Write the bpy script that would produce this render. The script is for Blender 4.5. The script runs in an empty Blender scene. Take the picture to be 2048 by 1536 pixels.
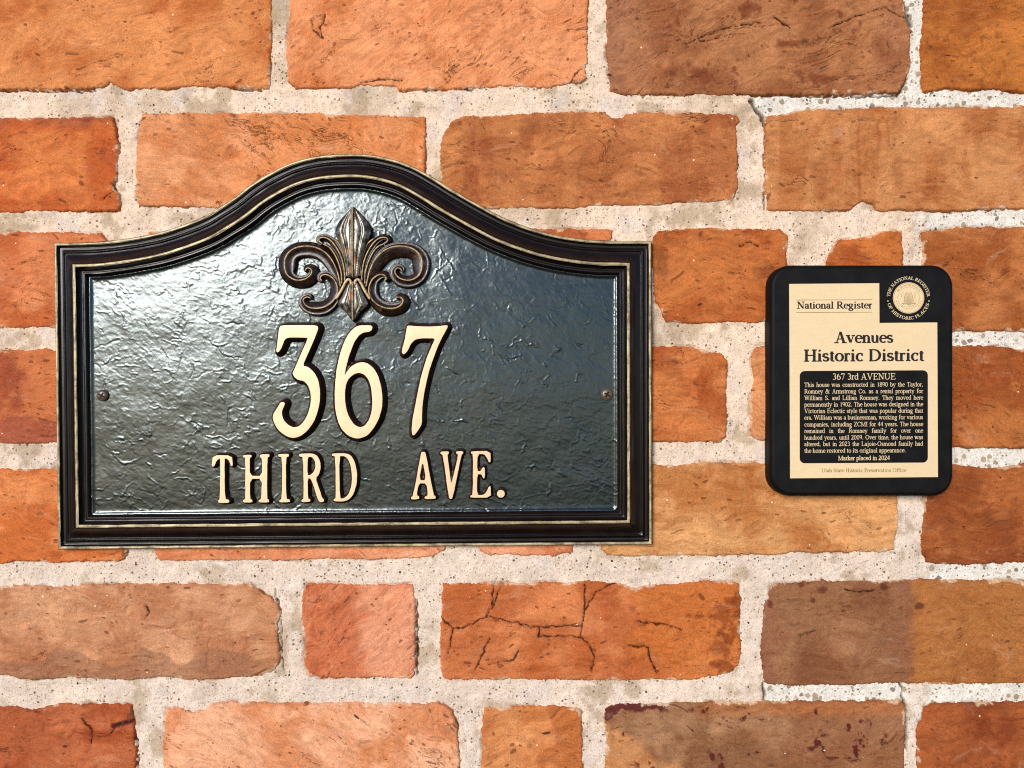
import bpy, math, random
import numpy as np
from mathutils import Vector
from mathutils.geometry import delaunay_2d_cdt

# ------------------------------------------------------------------ camera, sky, sun, exposure
S = 1 / 3000.0            # metres per wall unit (about 0.33 mm)
F = 1593.0                # camera distance in wall units
CX, CY = 1024.0, 768.0
sc = bpy.context.scene
COL = sc.collection

cam_d = bpy.data.cameras.new('camera')
cam_d.sensor_width = 36.0
cam_d.lens = F / 2048.0 * 36.0
cam_d.clip_start = 0.01
cam_d.clip_end = 500.0
cam = bpy.data.objects.new('camera', cam_d)
cam.location = (0, -F * S, 0)
cam.rotation_euler = (math.radians(90), 0, 0)
COL.objects.link(cam)
sc.camera = cam

SUN_EL, SUN_AZ = math.radians(17.5), math.radians(-24)     # azimuth measured from straight behind the camera, negative = left
world = bpy.data.worlds.new("World")
sc.world = world
world.use_nodes = True
wn = world.node_tree.nodes
wl = world.node_tree.links
wn.clear()
sky = wn.new('ShaderNodeTexSky')
sky.sky_type = 'NISHITA'
sky.sun_disc = False
sky.sun_elevation = SUN_EL
sky.sun_rotation = math.radians(180) - SUN_AZ
sky.air_density = 0.7
sky.dust_density = 0.2
sky.ozone_density = 4.0
bg = wn.new('ShaderNodeBackground')
bg.inputs['Strength'].default_value = 0.05
wo = wn.new('ShaderNodeOutputWorld')
wl.new(sky.outputs[0], bg.inputs[0])
wl.new(bg.outputs[0], wo.inputs[0])

sun_d = bpy.data.lights.new('sun', 'SUN')
sun_d.energy = 1.5
sun_d.angle = math.radians(27)
sun_d.color = (1.0, 0.965, 0.915)
sun = bpy.data.objects.new('sun', sun_d)
sdir = Vector((math.sin(SUN_AZ) * math.cos(SUN_EL), -math.cos(SUN_AZ) * math.cos(SUN_EL), math.sin(SUN_EL)))
sun.rotation_euler = sdir.to_track_quat('Z', 'Y').to_euler()
sun.location = sdir * 3
COL.objects.link(sun)

vs = sc.view_settings
vs.view_transform = 'Standard'
vs.look = 'None'
vs.exposure = 1.38
vs.gamma = 1.0
sc.cycles.use_denoising = False
sc.cycles.filter_width = 1.1

# ------------------------------------------------------------------ helpers
def lin(c, k=1.0):
    a = np.asarray(c, float) / 255.0
    return np.where(a <= 0.04045, a / 12.92, ((a + 0.055) / 1.055) ** 2.4) * k

def hash2(ix, iy, seed):
    h = (ix.astype(np.int64) * 374761393 + iy.astype(np.int64) * 668265263 + seed * 1442695041) & 0xffffffff
    h = ((h ^ (h >> 13)) * 1274126177) & 0xffffffff
    h = ((h ^ (h >> 16)) * 2246822519) & 0xffffffff
    h = h ^ (h >> 15)
    return (h & 0xffffff) / float(0xffffff)

def vnoise(x, y, seed=0):
    ix = np.floor(x); iy = np.floor(y)
    fx = x - ix; fy = y - iy
    fx = fx * fx * fx * (fx * (fx * 6 - 15) + 10); fy = fy * fy * fy * (fy * (fy * 6 - 15) + 10)
    a = hash2(ix, iy, seed); b = hash2(ix + 1, iy, seed)
    c = hash2(ix, iy + 1, seed); d = hash2(ix + 1, iy + 1, seed)
    return (a + (b - a) * fx + (c - a) * fy + (a - b - c + d) * fx * fy) * 2 - 1

def fbm(x, y, wl_, seed=0, octs=4, gain=0.5, rot=0.0, aniso=1.0):
    c, s = math.cos(rot), math.sin(rot)
    u = (x * c + y * s) / (wl_ * aniso); v = (-x * s + y * c) / wl_
    r = 0; a = 1.0; t = 0
    for o in range(octs):
        r = r + a * vnoise(u + 17.3 * o, v - 9.1 * o, seed + o * 31)
        t += a; a *= gain; u = u * 2.03; v = v * 2.03
    return r / t * 1.6

def sstep(a, b, x):
    t = np.clip((x - a) / (b - a), 0, 1)
    return t * t * (3 - 2 * t)

def poly_sdf(X, Y, loops):
    """signed distance (negative inside) to a polygon given as one or more loops"""
    d2 = np.full(X.shape, 1e12); ins = np.zeros(X.shape, bool)
    for P in loops:
        P = np.asarray(P, float); n = len(P)
        for i in range(n):
            ax, ay = P[i]; bx, by = P[(i + 1) % n]
            ex, ey = bx - ax, by - ay
            L = ex * ex + ey * ey + 1e-12
            t = np.clip(((X - ax) * ex + (Y - ay) * ey) / L, 0, 1)
            d2 = np.minimum(d2, (X - ax - t * ex) ** 2 + (Y - ay - t * ey) ** 2)
            if ay != by:
                c = ((ay > Y) != (by > Y)) & (X < (Y - ay) * ex / (by - ay) + ax)
                ins ^= c
    d = np.sqrt(d2)
    return np.where(ins, -d, d)

def line_dist(X, Y, pts):
    d2 = np.full(X.shape, 1e12)
    for (ax, ay), (bx, by) in zip(pts[:-1], pts[1:]):
        ex, ey = bx - ax, by - ay
        t = np.clip(((X - ax) * ex + (Y - ay) * ey) / (ex * ex + ey * ey + 1e-9), 0, 1)
        d2 = np.minimum(d2, (X - ax - t * ex) ** 2 + (Y - ay - t * ey) ** 2)
    return np.sqrt(d2)

def seg_dist(X, Y, a_, b_):
    ex, ey = b_[0] - a_[0], b_[1] - a_[1]
    t = np.clip(((X - a_[0]) * ex + (Y - a_[1]) * ey) / (ex * ex + ey * ey + 1e-9), 0, 1)
    return np.hypot(X - a_[0] - t * ex, Y - a_[1] - t * ey), t

def W(px, py, hp, h):
    """wall units (as seen in plane hp in front of the wall) and height h -> world metres"""
    k = 1 - hp / F
    return ((px - CX) * k * S, -h * S, (CY - py) * k * S)

def link(name, me, parent=None, mats=(), smooth=True):
    for m in mats:
        me.materials.append(m)
    if smooth:
        me.polygons.foreach_set('use_smooth', [True] * len(me.polygons))
    o = bpy.data.objects.new(name, me)
    COL.objects.link(o)
    if parent is not None:
        o.parent = parent
    return o

def recenter(V):
    c = (V.min(0) + V.max(0)) / 2
    return V - c, Vector(c)

def mesh_np(name, V, faces, parent=None, mats=(), smooth=True, attrs=None, matidx=None, center=True):
    """V (n,3) world coordinates; faces: (m,4) or (m,3) int array, or list"""
    V = np.asarray(V, float)
    c = Vector((0, 0, 0))
    if center and len(V):
        V, c = recenter(V)
    me = bpy.data.meshes.new(name)
    if isinstance(faces, np.ndarray):
        k = faces.shape[1]
        me.vertices.add(len(V)); me.vertices.foreach_set('co', V.ravel().astype(np.float32))
        me.loops.add(faces.size); me.loops.foreach_set('vertex_index', faces.ravel().astype(np.int32))
        me.polygons.add(len(faces))
        me.polygons.foreach_set('loop_start', np.arange(0, faces.size, k, dtype=np.int32))
        me.update(calc_edges=True)
    else:
        me.from_pydata([tuple(v) for v in V], [], faces)
        me.update()
    if attrs:
        for an, arr in attrs.items():
            if isinstance(arr, tuple):
                a = me.attributes.new(an, 'FLOAT_VECTOR', 'POINT')
                a.data.foreach_set('vector', arr[1].astype(np.float32).ravel())
            elif arr.ndim == 2:
                a = me.color_attributes.new(an, 'FLOAT_COLOR', 'POINT')
                q = np.ones((len(V), 4), np.float32); q[:, :3] = arr
                a.data.foreach_set('color', q.ravel())
            else:
                a = me.attributes.new(an, 'FLOAT', 'POINT')
                a.data.foreach_set('value', arr.astype(np.float32))
    if matidx is not None:
        me.polygons.foreach_set('material_index', np.asarray(matidx, np.int32))
    o = link(name, me, parent, mats, smooth)
    pl = Vector((0, 0, 0)) if parent is None else world_loc(parent)
    o.location = c - pl
    return o

def world_loc(o):
    l = Vector(o.location)
    while o.parent is not None:
        o = o.parent; l = l + Vector(o.location)
    return l

def grid_faces(mask):
    """quads of a vertex mask grid; returns faces with compact indices + flat selection"""
    n, m = mask.shape
    idx = np.arange(n * m).reshape(n, m)
    ok = mask[:-1, :-1] & mask[1:, :-1] & mask[1:, 1:] & mask[:-1, 1:]
    a = idx[:-1, :-1][ok]; b = idx[1:, :-1][ok]; c = idx[1:, 1:][ok]; d = idx[:-1, 1:][ok]
    f = np.stack([a, b, c, d], 1)
    used = np.unique(f)
    remap = np.full(n * m, -1, np.int64); remap[used] = np.arange(len(used))
    return remap[f], used

def thing(name, label, cat, loc):
    o = bpy.data.objects.new(name, None)
    o.empty_display_size = 0.02
    COL.objects.link(o); o.location = loc
    o['label'] = label; o['category'] = cat
    return o

def catmull(P, step=6.0, closed=False):
    P = [np.array(p, float) for p in P]
    out = []
    n = len(P)
    for i in range(n if closed else n - 1):
        if closed:
            p0, p1, p2, p3 = P[i - 1], P[i], P[(i + 1) % n], P[(i + 2) % n]
        else:
            p0 = P[max(i - 1, 0)]; p1 = P[i]; p2 = P[i + 1]; p3 = P[min(i + 2, n - 1)]
        k = max(1, int(np.linalg.norm((p2 - p1)[:2]) / step))
        for j in range(k):
            t = j / k
            out.append(0.5 * ((2 * p1) + (-p0 + p2) * t + (2 * p0 - 5 * p1 + 4 * p2 - p3) * t * t + (-p0 + 3 * p1 - 3 * p2 + p3) * t ** 3))
    if not closed:
        out.append(P[-1])
    return np.array(out)

# ------------------------------------------------------------------ materials
class NT:
    def __init__(s, name):
        s.m = bpy.data.materials.new(name); s.m.use_nodes = True
        s.t = s.m.node_tree; s.n = s.t.nodes; s.l = s.t.links
        s.b = s.n['Principled BSDF']
        s.g = s.n.new('ShaderNodeNewGeometry').outputs['Position']
    def link(s, a, b): s.l.new(a, b)
    def noise(s, wl_px, detail=3, rough=0.55, stretch=None, dist=0.0):
        nd = s.n.new('ShaderNodeTexNoise'); nd.inputs['Scale'].default_value = 1 / (wl_px * S)
        nd.inputs['Detail'].default_value = detail; nd.inputs['Roughness'].default_value = rough
        nd.inputs['Distortion'].default_value = dist
        src = s.g
        if stretch:
            mp = s.n.new('ShaderNodeMapping'); mp.inputs['Scale'].default_value = stretch[0]
            mp.inputs['Rotation'].default_value = (0, stretch[1], 0); s.link(s.g, mp.inputs[0]); src = mp.outputs[0]
        s.link(src, nd.inputs['Vector']); return nd.outputs['Fac']
    def voro(s, wl_px, feature='F1', rand=1.0, out='Distance'):
        nd = s.n.new('ShaderNodeTexVoronoi'); nd.feature = feature
        nd.inputs['Scale'].default_value = 1 / (wl_px * S); nd.inputs['Randomness'].default_value = rand
        s.link(s.g, nd.inputs['Vector']); return nd.outputs[out]
    def ramp(s, src, a, b, va=0.0, vb=1.0):
        r = s.n.new('ShaderNodeMapRange'); r.inputs[1].default_value = a; r.inputs[2].default_value = b
        r.inputs[3].default_value = va; r.inputs[4].default_value = vb; r.interpolation_type = 'SMOOTHSTEP'
        s.link(src, r.inputs[0]); return r.outputs[0]
    def math(s, op, a, b=None):
        r = s.n.new('ShaderNodeMath'); r.operation = op
        for i, v in enumerate((a, b)):
            if v is None: continue
            if isinstance(v, (int, float)): r.inputs[i].default_value = v
            else: s.link(v, r.inputs[i])
        return r.outputs[0]
    def mix(s, fac, a, b, mode='MIX'):
        r = s.n.new('ShaderNodeMix'); r.data_type = 'RGBA'; r.blend_type = mode
        for sock, v in ((r.inputs[0], fac), (r.inputs[6], a), (r.inputs[7], b)):
            if isinstance(v, (int, float)): sock.default_value = v
            elif isinstance(v, (tuple, list, np.ndarray)): sock.default_value = (*[float(q) for q in v], 1.0)
            else: s.link(v, sock)
        return r.outputs[2]
    def attr(s, name, out='Color'):
        a = s.n.new('ShaderNodeAttribute'); a.attribute_name = name; return a.outputs[out]
    def bump(s, h, strength, dist_px, prev=None):
        b = s.n.new('ShaderNodeBump'); b.inputs['Strength'].default_value = strength
        b.inputs['Distance'].default_value = dist_px * S
        s.link(h, b.inputs['Height'])
        if prev is not None: s.link(prev, b.inputs['Normal'])
        return b.outputs[0]
    def done(s, color, rough=0.5, metal=0.0, spec=0.5, normal=None):
        if isinstance(color, (tuple, list, np.ndarray)): s.b.inputs['Base Color'].default_value = (*[float(q) for q in color], 1)
        else: s.link(color, s.b.inputs['Base Color'])
        for nm, v in (('Roughness', rough), ('Metallic', metal), ('Specular IOR Level', spec)):
            if isinstance(v, (int, float)): s.b.inputs[nm].default_value = v
            else: s.link(v, s.b.inputs[nm])
        if normal is not None: s.link(normal, s.b.inputs['Normal'])
        return s.m

def vec_noise(t, vec, wl_px, detail=3, rough=0.55, dist=0.0):
    nd = t.n.new('ShaderNodeTexNoise'); nd.inputs['Scale'].default_value = 1.0 / wl_px
    nd.inputs['Detail'].default_value = detail; nd.inputs['Roughness'].default_value = rough
    nd.inputs['Distortion'].default_value = dist
    t.link(vec, nd.inputs['Vector']); return nd.outputs['Fac']
def vec_voro(t, vec, wl_px):
    nd = t.n.new('ShaderNodeTexVoronoi'); nd.inputs['Scale'].default_value = 1.0 / wl_px
    t.link(vec, nd.inputs['Vector'])
    sp = t.n.new('ShaderNodeSeparateColor'); t.link(nd.outputs['Color'], sp.inputs[0])
    return nd.outputs['Distance'], sp.outputs
def mat_brick():
    t = NT('fired_clay')
    c = t.attr('tone'); gv = t.attr('grain', 'Vector'); ck = t.attr('crackle', 'Fac'); fs = t.attr('fissure', 'Fac')
    g1 = t.ramp(vec_noise(t, gv, 9, 5, 0.72), 0.3, 0.7, 0.84, 1.15)
    g2 = t.ramp(t.noise(2.2, 2, 0.7), 0.25, 0.75, 0.75, 1.20)
    c = t.mix(1.0, c, t.math('MULTIPLY', g1, g2), 'MULTIPLY')
    # rusty smears that follow the clay's grain
    sm = t.ramp(vec_noise(t, gv, 26, 5, 0.7, .6), 0.50, 0.72)
    c = t.mix(t.math('MULTIPLY', sm, 0.6), c, t.mix(1.0, c, (0.70, 0.53, 0.40), 'MULTIPLY'))
    sm2 = t.ramp(t.math('ADD', vec_noise(t, gv, 70, 5, 0.75, .4), t.math('MULTIPLY', t.math('SUBTRACT', t.noise(8, 3, .7), .5), .25)), 0.48, 0.66)
    c = t.mix(t.math('MULTIPLY', sm2, 0.42), c, t.mix(1.0, c, (0.80, 0.66, 0.50), 'MULTIPLY'))
    sm3 = t.ramp(vec_noise(t, gv, 38, 5, 0.78, .3), 0.56, 0.72)
    c = t.mix(t.math('MULTIPLY', sm3, 0.30), c, t.mix(0.5, c, (0.80, 0.52, 0.34)))
    # hair cracks
    def hair(wl_, w, gate_wl, g0, g1_):
        n = vec_noise(t, gv, wl_, 4, 0.62, 1.0)
        ln = t.ramp(t.math('ABSOLUTE', t.math('SUBTRACT', n, 0.5)), w * .35, w, 1, 0)
        gt = t.ramp(t.math('ADD', vec_noise(t, gv, gate_wl, 3, .6), t.math('MULTIPLY', t.math('SUBTRACT', ck, .5), .22)), g0, g1_)
        return t.math('MULTIPLY', ln, gt)
    h1 = hair(32, 0.0095, 52, 0.575, 0.65)
    h2 = hair(15, 0.015, 40, 0.585, 0.69)
    hh = t.math('MINIMUM', t.math('ADD', h1, t.math('MULTIPLY', h2, .7)), 1.0)
    c = t.mix(t.math('MULTIPLY', hh, 0.66), c, (0.15, 0.045, 0.016))
    # flecks: short dark pits and pale grit
    d_, col_ = vec_voro(t, gv, 7.5)
    rad = t.ramp(col_[0], 0.60, 1.0, 0.0, 0.33)
    fl = t.math('MULTIPLY', t.math('LESS_THAN', d_, rad), t.ramp(col_[1], 0, 1, .3, .8))
    c = t.mix(fl, c, (0.16, 0.045, 0.015))
    d2_, col2 = vec_voro(t, gv, 30)
    rad = t.ramp(col2[0], 0.45, 1.0, 0.0, 0.075)
    f2 = t.math('MULTIPLY', t.math('LESS_THAN', d2_, rad), 0.88)
    c = t.mix(f2, c, (0.035, 0.008, 0.008))
    d3_ = t.voro(26); c3 = t.n.new('ShaderNodeSeparateColor'); t.link(t.voro(26, out='Color'), c3.inputs[0])
    rad = t.ramp(c3.outputs[0], 0.5, 1.0, 0.0, 0.07)
    f3 = t.math('LESS_THAN', d3_, rad)
    c = t.mix(t.math('MULTIPLY', f3, .85), c, (0.95, 0.72, 0.52))
    # the long cracks: distance field stored on the mesh, ragged edge from noise
    wob = t.ramp(t.noise(4, 4, .7), .25, .75, -.75, .75)
    wid = t.ramp(t.noise(26, 3, .6), .3, .7, -0.1, 0.85)
    fd = t.math('ADD', fs, wob)
    big = t.math('SUBTRACT', 1.0, t.math('SMOOTH_MIN', 1.0, t.math('MAXIMUM', t.math('SUBTRACT', fd, wid), 0.0)))
    c = t.mix(t.math('MULTIPLY', big, 0.92), c, (0.045, 0.014, 0.008))
    n = t.bump(t.noise(4.2, 5, 0.75), 0.8, 1.6)
    n = t.bump(vec_noise(t, gv, 12, 4, 0.7), 0.75, 2.2, n)
    n = t.bump(t.math('SUBTRACT', 1.0, t.math('MAXIMUM', hh, t.math('MAXIMUM', fl, big))), 1.0, 2.2, n)
    return t.done(c, 0.9, 0, 0.2, n)

def mat_mortar():
    t = NT('sand_mortar')
    c = t.attr('tone'); agg = t.attr('aggregate', 'Fac')
    # warped coordinates, so that grains are not round
    nz = t.n.new('ShaderNodeTexNoise'); nz.inputs['Scale'].default_value = 1 / (7 * S); nz.inputs['Detail'].default_value = 3; t.link(t.g, nz.inputs['Vector'])
    vm = t.n.new('ShaderNodeVectorMath'); vm.operation = 'SCALE'; t.link(nz.outputs['Color'], vm.inputs[0]); vm.inputs['Scale'].default_value = 6 * S
    va = t.n.new('ShaderNodeVectorMath'); va.operation = 'ADD'; t.link(t.g, va.inputs[0]); t.link(vm.outputs[0], va.inputs[1])
    t.g0 = t.g; t.g = va.outputs[0]
    g = t.ramp(t.noise(3.0, 4, 0.8), 0.3, 0.7, 0.80, 1.14)
    g2 = t.ramp(t.noise(30, 4, 0.7), 0.35, 0.7, 0.88, 1.07)
    c = t.mix(1.0, c, t.math('MULTIPLY', g, g2), 'MULTIPLY')
    dens = t.noise(48, 4, .65)
    def grains(wl_, thr, r0, r1, col, amt, dk=1.3):
        v = t.voro(wl_)
        sp = t.n.new('ShaderNodeSeparateColor'); t.link(t.voro(wl_, out='Color'), sp.inputs[0])
        q = t.math('ADD', sp.outputs[0], t.math('MULTIPLY', t.math('SUBTRACT', dens, .5), dk))
        rad = t.ramp(q, thr, 1.0, r0, r1)
        m = t.math('MULTIPLY', t.math('MULTIPLY', t.math('LESS_THAN', v, rad), t.math('GREATER_THAN', q, thr)), amt)
        return m, sp
    m, _ = grains(3.8, .50, .15, .45, None, .62, 1.0)
    c = t.mix(m, c, (0.34, 0.23, 0.12))
    m, sp = grains(7.0, .72, .12, .34, None, .88)
    c = t.mix(m, c, t.mix(sp.outputs[1], (0.03, 0.02, 0.015), (0.22, 0.15, 0.09)))
    m, sp = grains(17, .86, .06, .16, None, .95, .3)
    c = t.mix(m, c, (0.02, 0.015, 0.012))
    peb, sp = grains(13, .34, .06, .46, None, 1.0, .2)
    peb = t.math('MULTIPLY', peb, agg)
    pc = t.mix(t.math('POWER', sp.outputs[1], .6), (0.02, 0.02, 0.018), (0.50, 0.36, 0.23))
    c = t.mix(t.math('MULTIPLY', peb, 0.9), c, pc)
    t.g = t.g0
    n = t.bump(t.noise(4.5, 5, 0.8), 0.85, 2.2)
    n = t.bump(peb, 0.5, 1.5, n)
    return t.done(c, 0.92, 0, 0.2, n)

def mat_panel():
    t = NT('glossy_black_green_lacquer')
    c = t.mix(t.ramp(t.noise(90, 3), 0.35, 0.65), (0.006, 0.012, 0.012), (0.011, 0.013, 0.015))
    n = t.bump(t.noise(4.5, 3, 0.65), 0.16, 0.8)
    t.b.inputs['IOR'].default_value = 1.62
    t.b.inputs['Specular Tint'].default_value = (0.88, 0.97, 0.96, 1)
    return t.done(c, t.ramp(t.noise(12, 2), 0.3, 0.7, 0.17, 0.23), 0, 0.6, n)

def mat_dark(name='dark_bronze_paint', base=(0.020, 0.011, 0.008), rough=0.30, spec=0.5, bump=0.15):
    t = NT(name)
    c = t.mix(t.ramp(t.noise(30, 4), 0.35, 0.7), base, tuple(q * 1.7 for q in base))
    n = t.bump(t.noise(6, 4, 0.6), bump, 1.0)
    return t.done(c, rough, 0, spec, n)

def mat_gilt(name, col, worn, wearcol=(0.05, 0.03, 0.015), rough=0.5, metal=0.25, wl_=7):
    t = NT(name)
    f = t.ramp(t.noise(wl_, 4, 0.7), 0.5 - 0.16, 0.5 + 0.10, worn, 0)
    c = t.mix(f, col, wearcol)
    c = t.mix(t.ramp(t.noise(22, 3, 0.6, ((1, 1, 3), 0)), 0.3, 0.75, 0, 0.25), c, tuple(q * 0.8 for q in col))
    n = t.bump(t.noise(4, 3, 0.6), 0.2, 0.6)
    return t.done(c, rough, metal, 0.5, n)

def mat_scroll():
    t = NT('aged_brown_bronze')
    c = t.mix(t.ramp(t.noise(14, 4, .7), .35, .7), (0.012, 0.006, 0.004), (0.035, 0.016, 0.008))
    c = t.mix(t.math('MULTIPLY', t.ramp(t.noise(20, 4, .7), .56, .70), .5), c, (0.20, 0.10, 0.04))
    n = t.bump(t.noise(5, 4, 0.7), .4, 1.0)
    return t.done(c, t.ramp(t.noise(9, 3), .3, .7, .22, .42), 0.1, 0.7, n)

def mat_patina():
    t = NT('rubbed_bronze_patina')
    f = t.noise(22, 4, 0.7, ((1.8, 1, 0.9), 0))
    c = t.mix(t.ramp(f, 0.36, 0.62), (0.028, 0.019, 0.013), (0.30, 0.27, 0.21))
    f2 = t.ramp(t.noise(24, 3, 0.6), 0.56, 0.72)
    c = t.mix(t.math('MULTIPLY', f2, 0.6), c, (0.36, 0.11, 0.03))
    n = t.bump(t.noise(4, 4, 0.7), 0.18, 1.0)
    return t.done(c, 0.26, 0.6, 0.7, n)

GOLD = tuple(lin((248, 214, 168)) * 0.82)
M = dict(
    brick=mat_brick(), mortar=mat_mortar(), panel=mat_panel(), dark=mat_dark(base=(0.007, 0.0042, 0.0036), rough=0.24, spec=0.30, bump=.07),
    side=mat_dark('dark_red_brown_paint', (0.022, 0.008, 0.006), 0.38, 0.4, 0.3),
    scroll=mat_scroll(),
    gold=mat_gilt('pale_gold_paint', GOLD, 0.30, (0.52, 0.36, 0.20), 0.42, 0.15, 14),
    rubbed=mat_gilt('rubbed_gold_edge', tuple(lin((214, 192, 146)) * 0.72), 0.85, (0.09, 0.06, 0.03), 0.42, 0.2, 24),
    line=mat_gilt('rubbed_gold_line', tuple(lin((205, 170, 120)) * 0.8), 0.9, (0.09, 0.05, 0.02), 0.42, 0.2, 6),
    patina=mat_patina(),
    board=mat_dark('matte_black_board', (0.005, 0.0043, 0.0042), 0.5, 0.14, 0.12),
    boardside=mat_dark('satin_black_board_edge', (0.003, 0.003, 0.0032), 0.55, 0.12, 0.1),
    brass=mat_gilt('satin_gold_plate', tuple(lin((247, 216, 168)) * 0.85), 0.03, (0.6, 0.45, 0.25), 0.5, 0.1, 5),
    ink=mat_dark('black_print', (0.010, 0.007, 0.007), 0.6, 0.3, 0.05),
    ochre=mat_dark('engraved_ochre', (0.21, 0.125, 0.03), 0.5, 0.4, 0.05),
    screw=mat_dark('aged_copper_screw', (0.075, 0.045, 0.026), 0.3, 0.8, 0.3),
)

# ------------------------------------------------------------------ brick wall
wall = thing('brick_wall', 'weathered orange brick wall with wide cream mortar joints behind both plaques', 'wall', W(1024, 1700, 0, 0))

RN = random.Random(5)
def R(*p): return list(p)
# name-less records: outline (wall units), base colour, second colour, options
BR = []
def brick(out, c1, c2, mixs=1.0, **k):
    BR.append(dict(out=out, c1=c1, c2=c2, mix=mixs, **k))

brick([(-60, -40), (541, -40), (544, 60), (542, 120), (541, 177), (500, 178), (440, 173), (260, 180), (245, 178), (218, 165), (200, 178), (-60, 179)], (218, 139, 84), (200, 116, 62), crk=.35, cdir=-.2)
brick([(580, -40), (1176, -40), (1176, 120), (1170, 135), (1173, 155), (1155, 165), (1120, 172), (1090, 176), (1000, 174), (900, 178), (800, 179), (792, 171), (720, 170), (690, 177), (590, 177), (575, 160), (571, 120), (576, 60)], (230, 150, 102), (212, 122, 66), crk=.5, cdir=-.5, vert=.6)
brick([(1213, -40), (1800, -40), (1808, 0), (1812, 38), (1824, 60), (1822, 130), (1812, 160), (1798, 186), (1600, 189), (1400, 190), (1240, 190), (1220, 182), (1213, 100)], (180, 118, 76), (158, 100, 64), crk=.62, cdir=-.35, maroon=.6, sp='C')
brick([(1852, -40), (2190, -40), (2190, 180), (2048, 184), (1980, 180), (1900, 178), (1846, 182), (1845, 100), (1846, 60)], (188, 112, 50), (165, 92, 40), crk=.3, maroon=.35)
brick([(-200, 236), (225, 233), (230, 260), (236, 300), (236, 350), (228, 370), (238, 390), (238, 422), (-200, 426)], (212, 122, 66), (196, 100, 50), crk=.25, sp='E')
brick([(281, 226), (600, 224), (852, 233), (850, 330), (850, 416), (420, 416), (275, 412), (270, 340), (272, 280)], (230, 160, 114), (218, 140, 90), crk=1.3, cdir=.3, sp='F')
brick([(900, 242), (925, 230), (1000, 230), (1100, 223), (1210, 223), (1222, 234), (1245, 235), (1252, 224), (1440, 226), (1475, 232), (1484, 243), (1476, 256), (1476, 330), (1477, 375), (1468, 400), (1440, 402), (1250, 411), (1060, 418), (900, 415), (880, 380), (878, 300), (885, 270), (896, 255)], (194, 122, 72), (165, 94, 55), crk=.55, vert=.9, maroon=.25)
brick([(1533, 232), (1600, 219), (1700, 216), (2190, 210), (2190, 416), (2048, 417), (1850, 422), (1752, 421), (1745, 408), (1725, 403), (1708, 415), (1700, 423), (1533, 422), (1532, 330)], (203, 137, 86), (182, 113, 64), crk=.35, vert=1.0, sp='H')
brick([(-200, 468), (100, 464), (200, 466), (212, 480), (215, 560), (215, 655), (-200, 658)], (212, 126, 80), (200, 108, 62), crk=.3)
brick([(290, 463), (860, 463), (860, 655), (290, 655)], (214, 128, 82), (195, 105, 60), crk=.3)
brick([(900, 458), (1070, 456), (1228, 458), (1226, 475), (1210, 500), (1212, 655), (900, 655)], (205, 122, 76), (186, 100, 56), crk=.3)
brick([(1318, 461), (1400, 457), (1560, 457), (1578, 470), (1576, 520), (1574, 640), (1520, 644), (1400, 647), (1332, 645), (1320, 620), (1308, 590), (1305, 520), (1306, 475)], (196, 114, 60), (175, 90, 42), crk=.4, sp='L')
brick([(1650, 540), (1660, 500), (1680, 480), (1740, 470), (1765, 462), (1804, 460), (1807, 500), (1806, 655), (1655, 655)], (192, 110, 54), (172, 88, 40), crk=.2)
brick([(1846, 462), (1900, 455), (2190, 452), (2190, 662), (2000, 664), (1846, 662), (1845, 560)], (190, 118, 68), (166, 94, 46), crk=.4)
brick([(-200, 702), (100, 698), (215, 700), (215, 888), (-200, 890)], (202, 116, 70), (166, 84, 56), crk=.2, sp='O')
brick([(260, 700), (860, 700), (860, 888), (260, 888)], (208, 120, 74), (190, 100, 56), crk=.2)
brick([(905, 698), (1200, 698), (1200, 888), (905, 888)], (208, 120, 74), (190, 100, 56), crk=.2)
brick([(1240, 694), (1380, 692), (1410, 700), (1440, 704), (1456, 720), (1453, 800), (1456, 840), (1453, 875), (1440, 885), (1300, 884), (1240, 886)], (198, 117, 64), (176, 92, 46), crk=.4)
brick([(1508, 696), (1530, 690), (1800, 690), (1800, 876), (1520, 878), (1503, 868), (1500, 800), (1508, 760), (1503, 720)], (212, 142, 94), (196, 120, 74), crk=.2)
brick([(1850, 690), (1910, 692), (1980, 692), (2048, 700), (2190, 700), (2190, 892), (2048, 897), (1920, 895), (1850, 895)], (184, 110, 58), (162, 88, 42), crk=.5, cdir=.5)
brick([(-200, 938), (245, 936), (252, 1000), (250, 1060), (254, 1112), (240, 1124), (160, 1122), (110, 1127), (30, 1122), (0, 1128), (-200, 1126)], (224, 138, 84), (208, 116, 60), crk=.3, cdir=.05, sp='T')
brick([(300, 936), (895, 936), (897, 1080), (888, 1104), (870, 1112), (840, 1118), (500, 1122), (320, 1122), (308, 1105)], (234, 162, 124), (222, 142, 100), crk=.2)
brick([(950, 936), (1148, 936), (1148, 1090), (1147, 1108), (1110, 1111), (980, 1112), (962, 1102), (952, 1085)], (230, 158, 120), (216, 134, 94), crk=.2)
brick([(1200, 932), (1310, 930), (1450, 926), (1700, 924), (1797, 926), (1795, 1000), (1797, 1060), (1790, 1085), (1793, 1100), (1760, 1104), (1600, 1106), (1450, 1112), (1215, 1113), (1202, 1100)], (214, 154, 100), (194, 128, 74), crk=.35, cdir=0, sp='W')
brick([(1850, 935), (1910, 931), (1980, 936), (2048, 930), (2190, 930), (2190, 1126), (2048, 1124), (2000, 1128), (1875, 1131), (1855, 1127), (1846, 1110), (1842, 1080), (1848, 1045), (1848, 1000)], (172, 98, 50), (148, 80, 40), crk=.4, maroon=.4)
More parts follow.
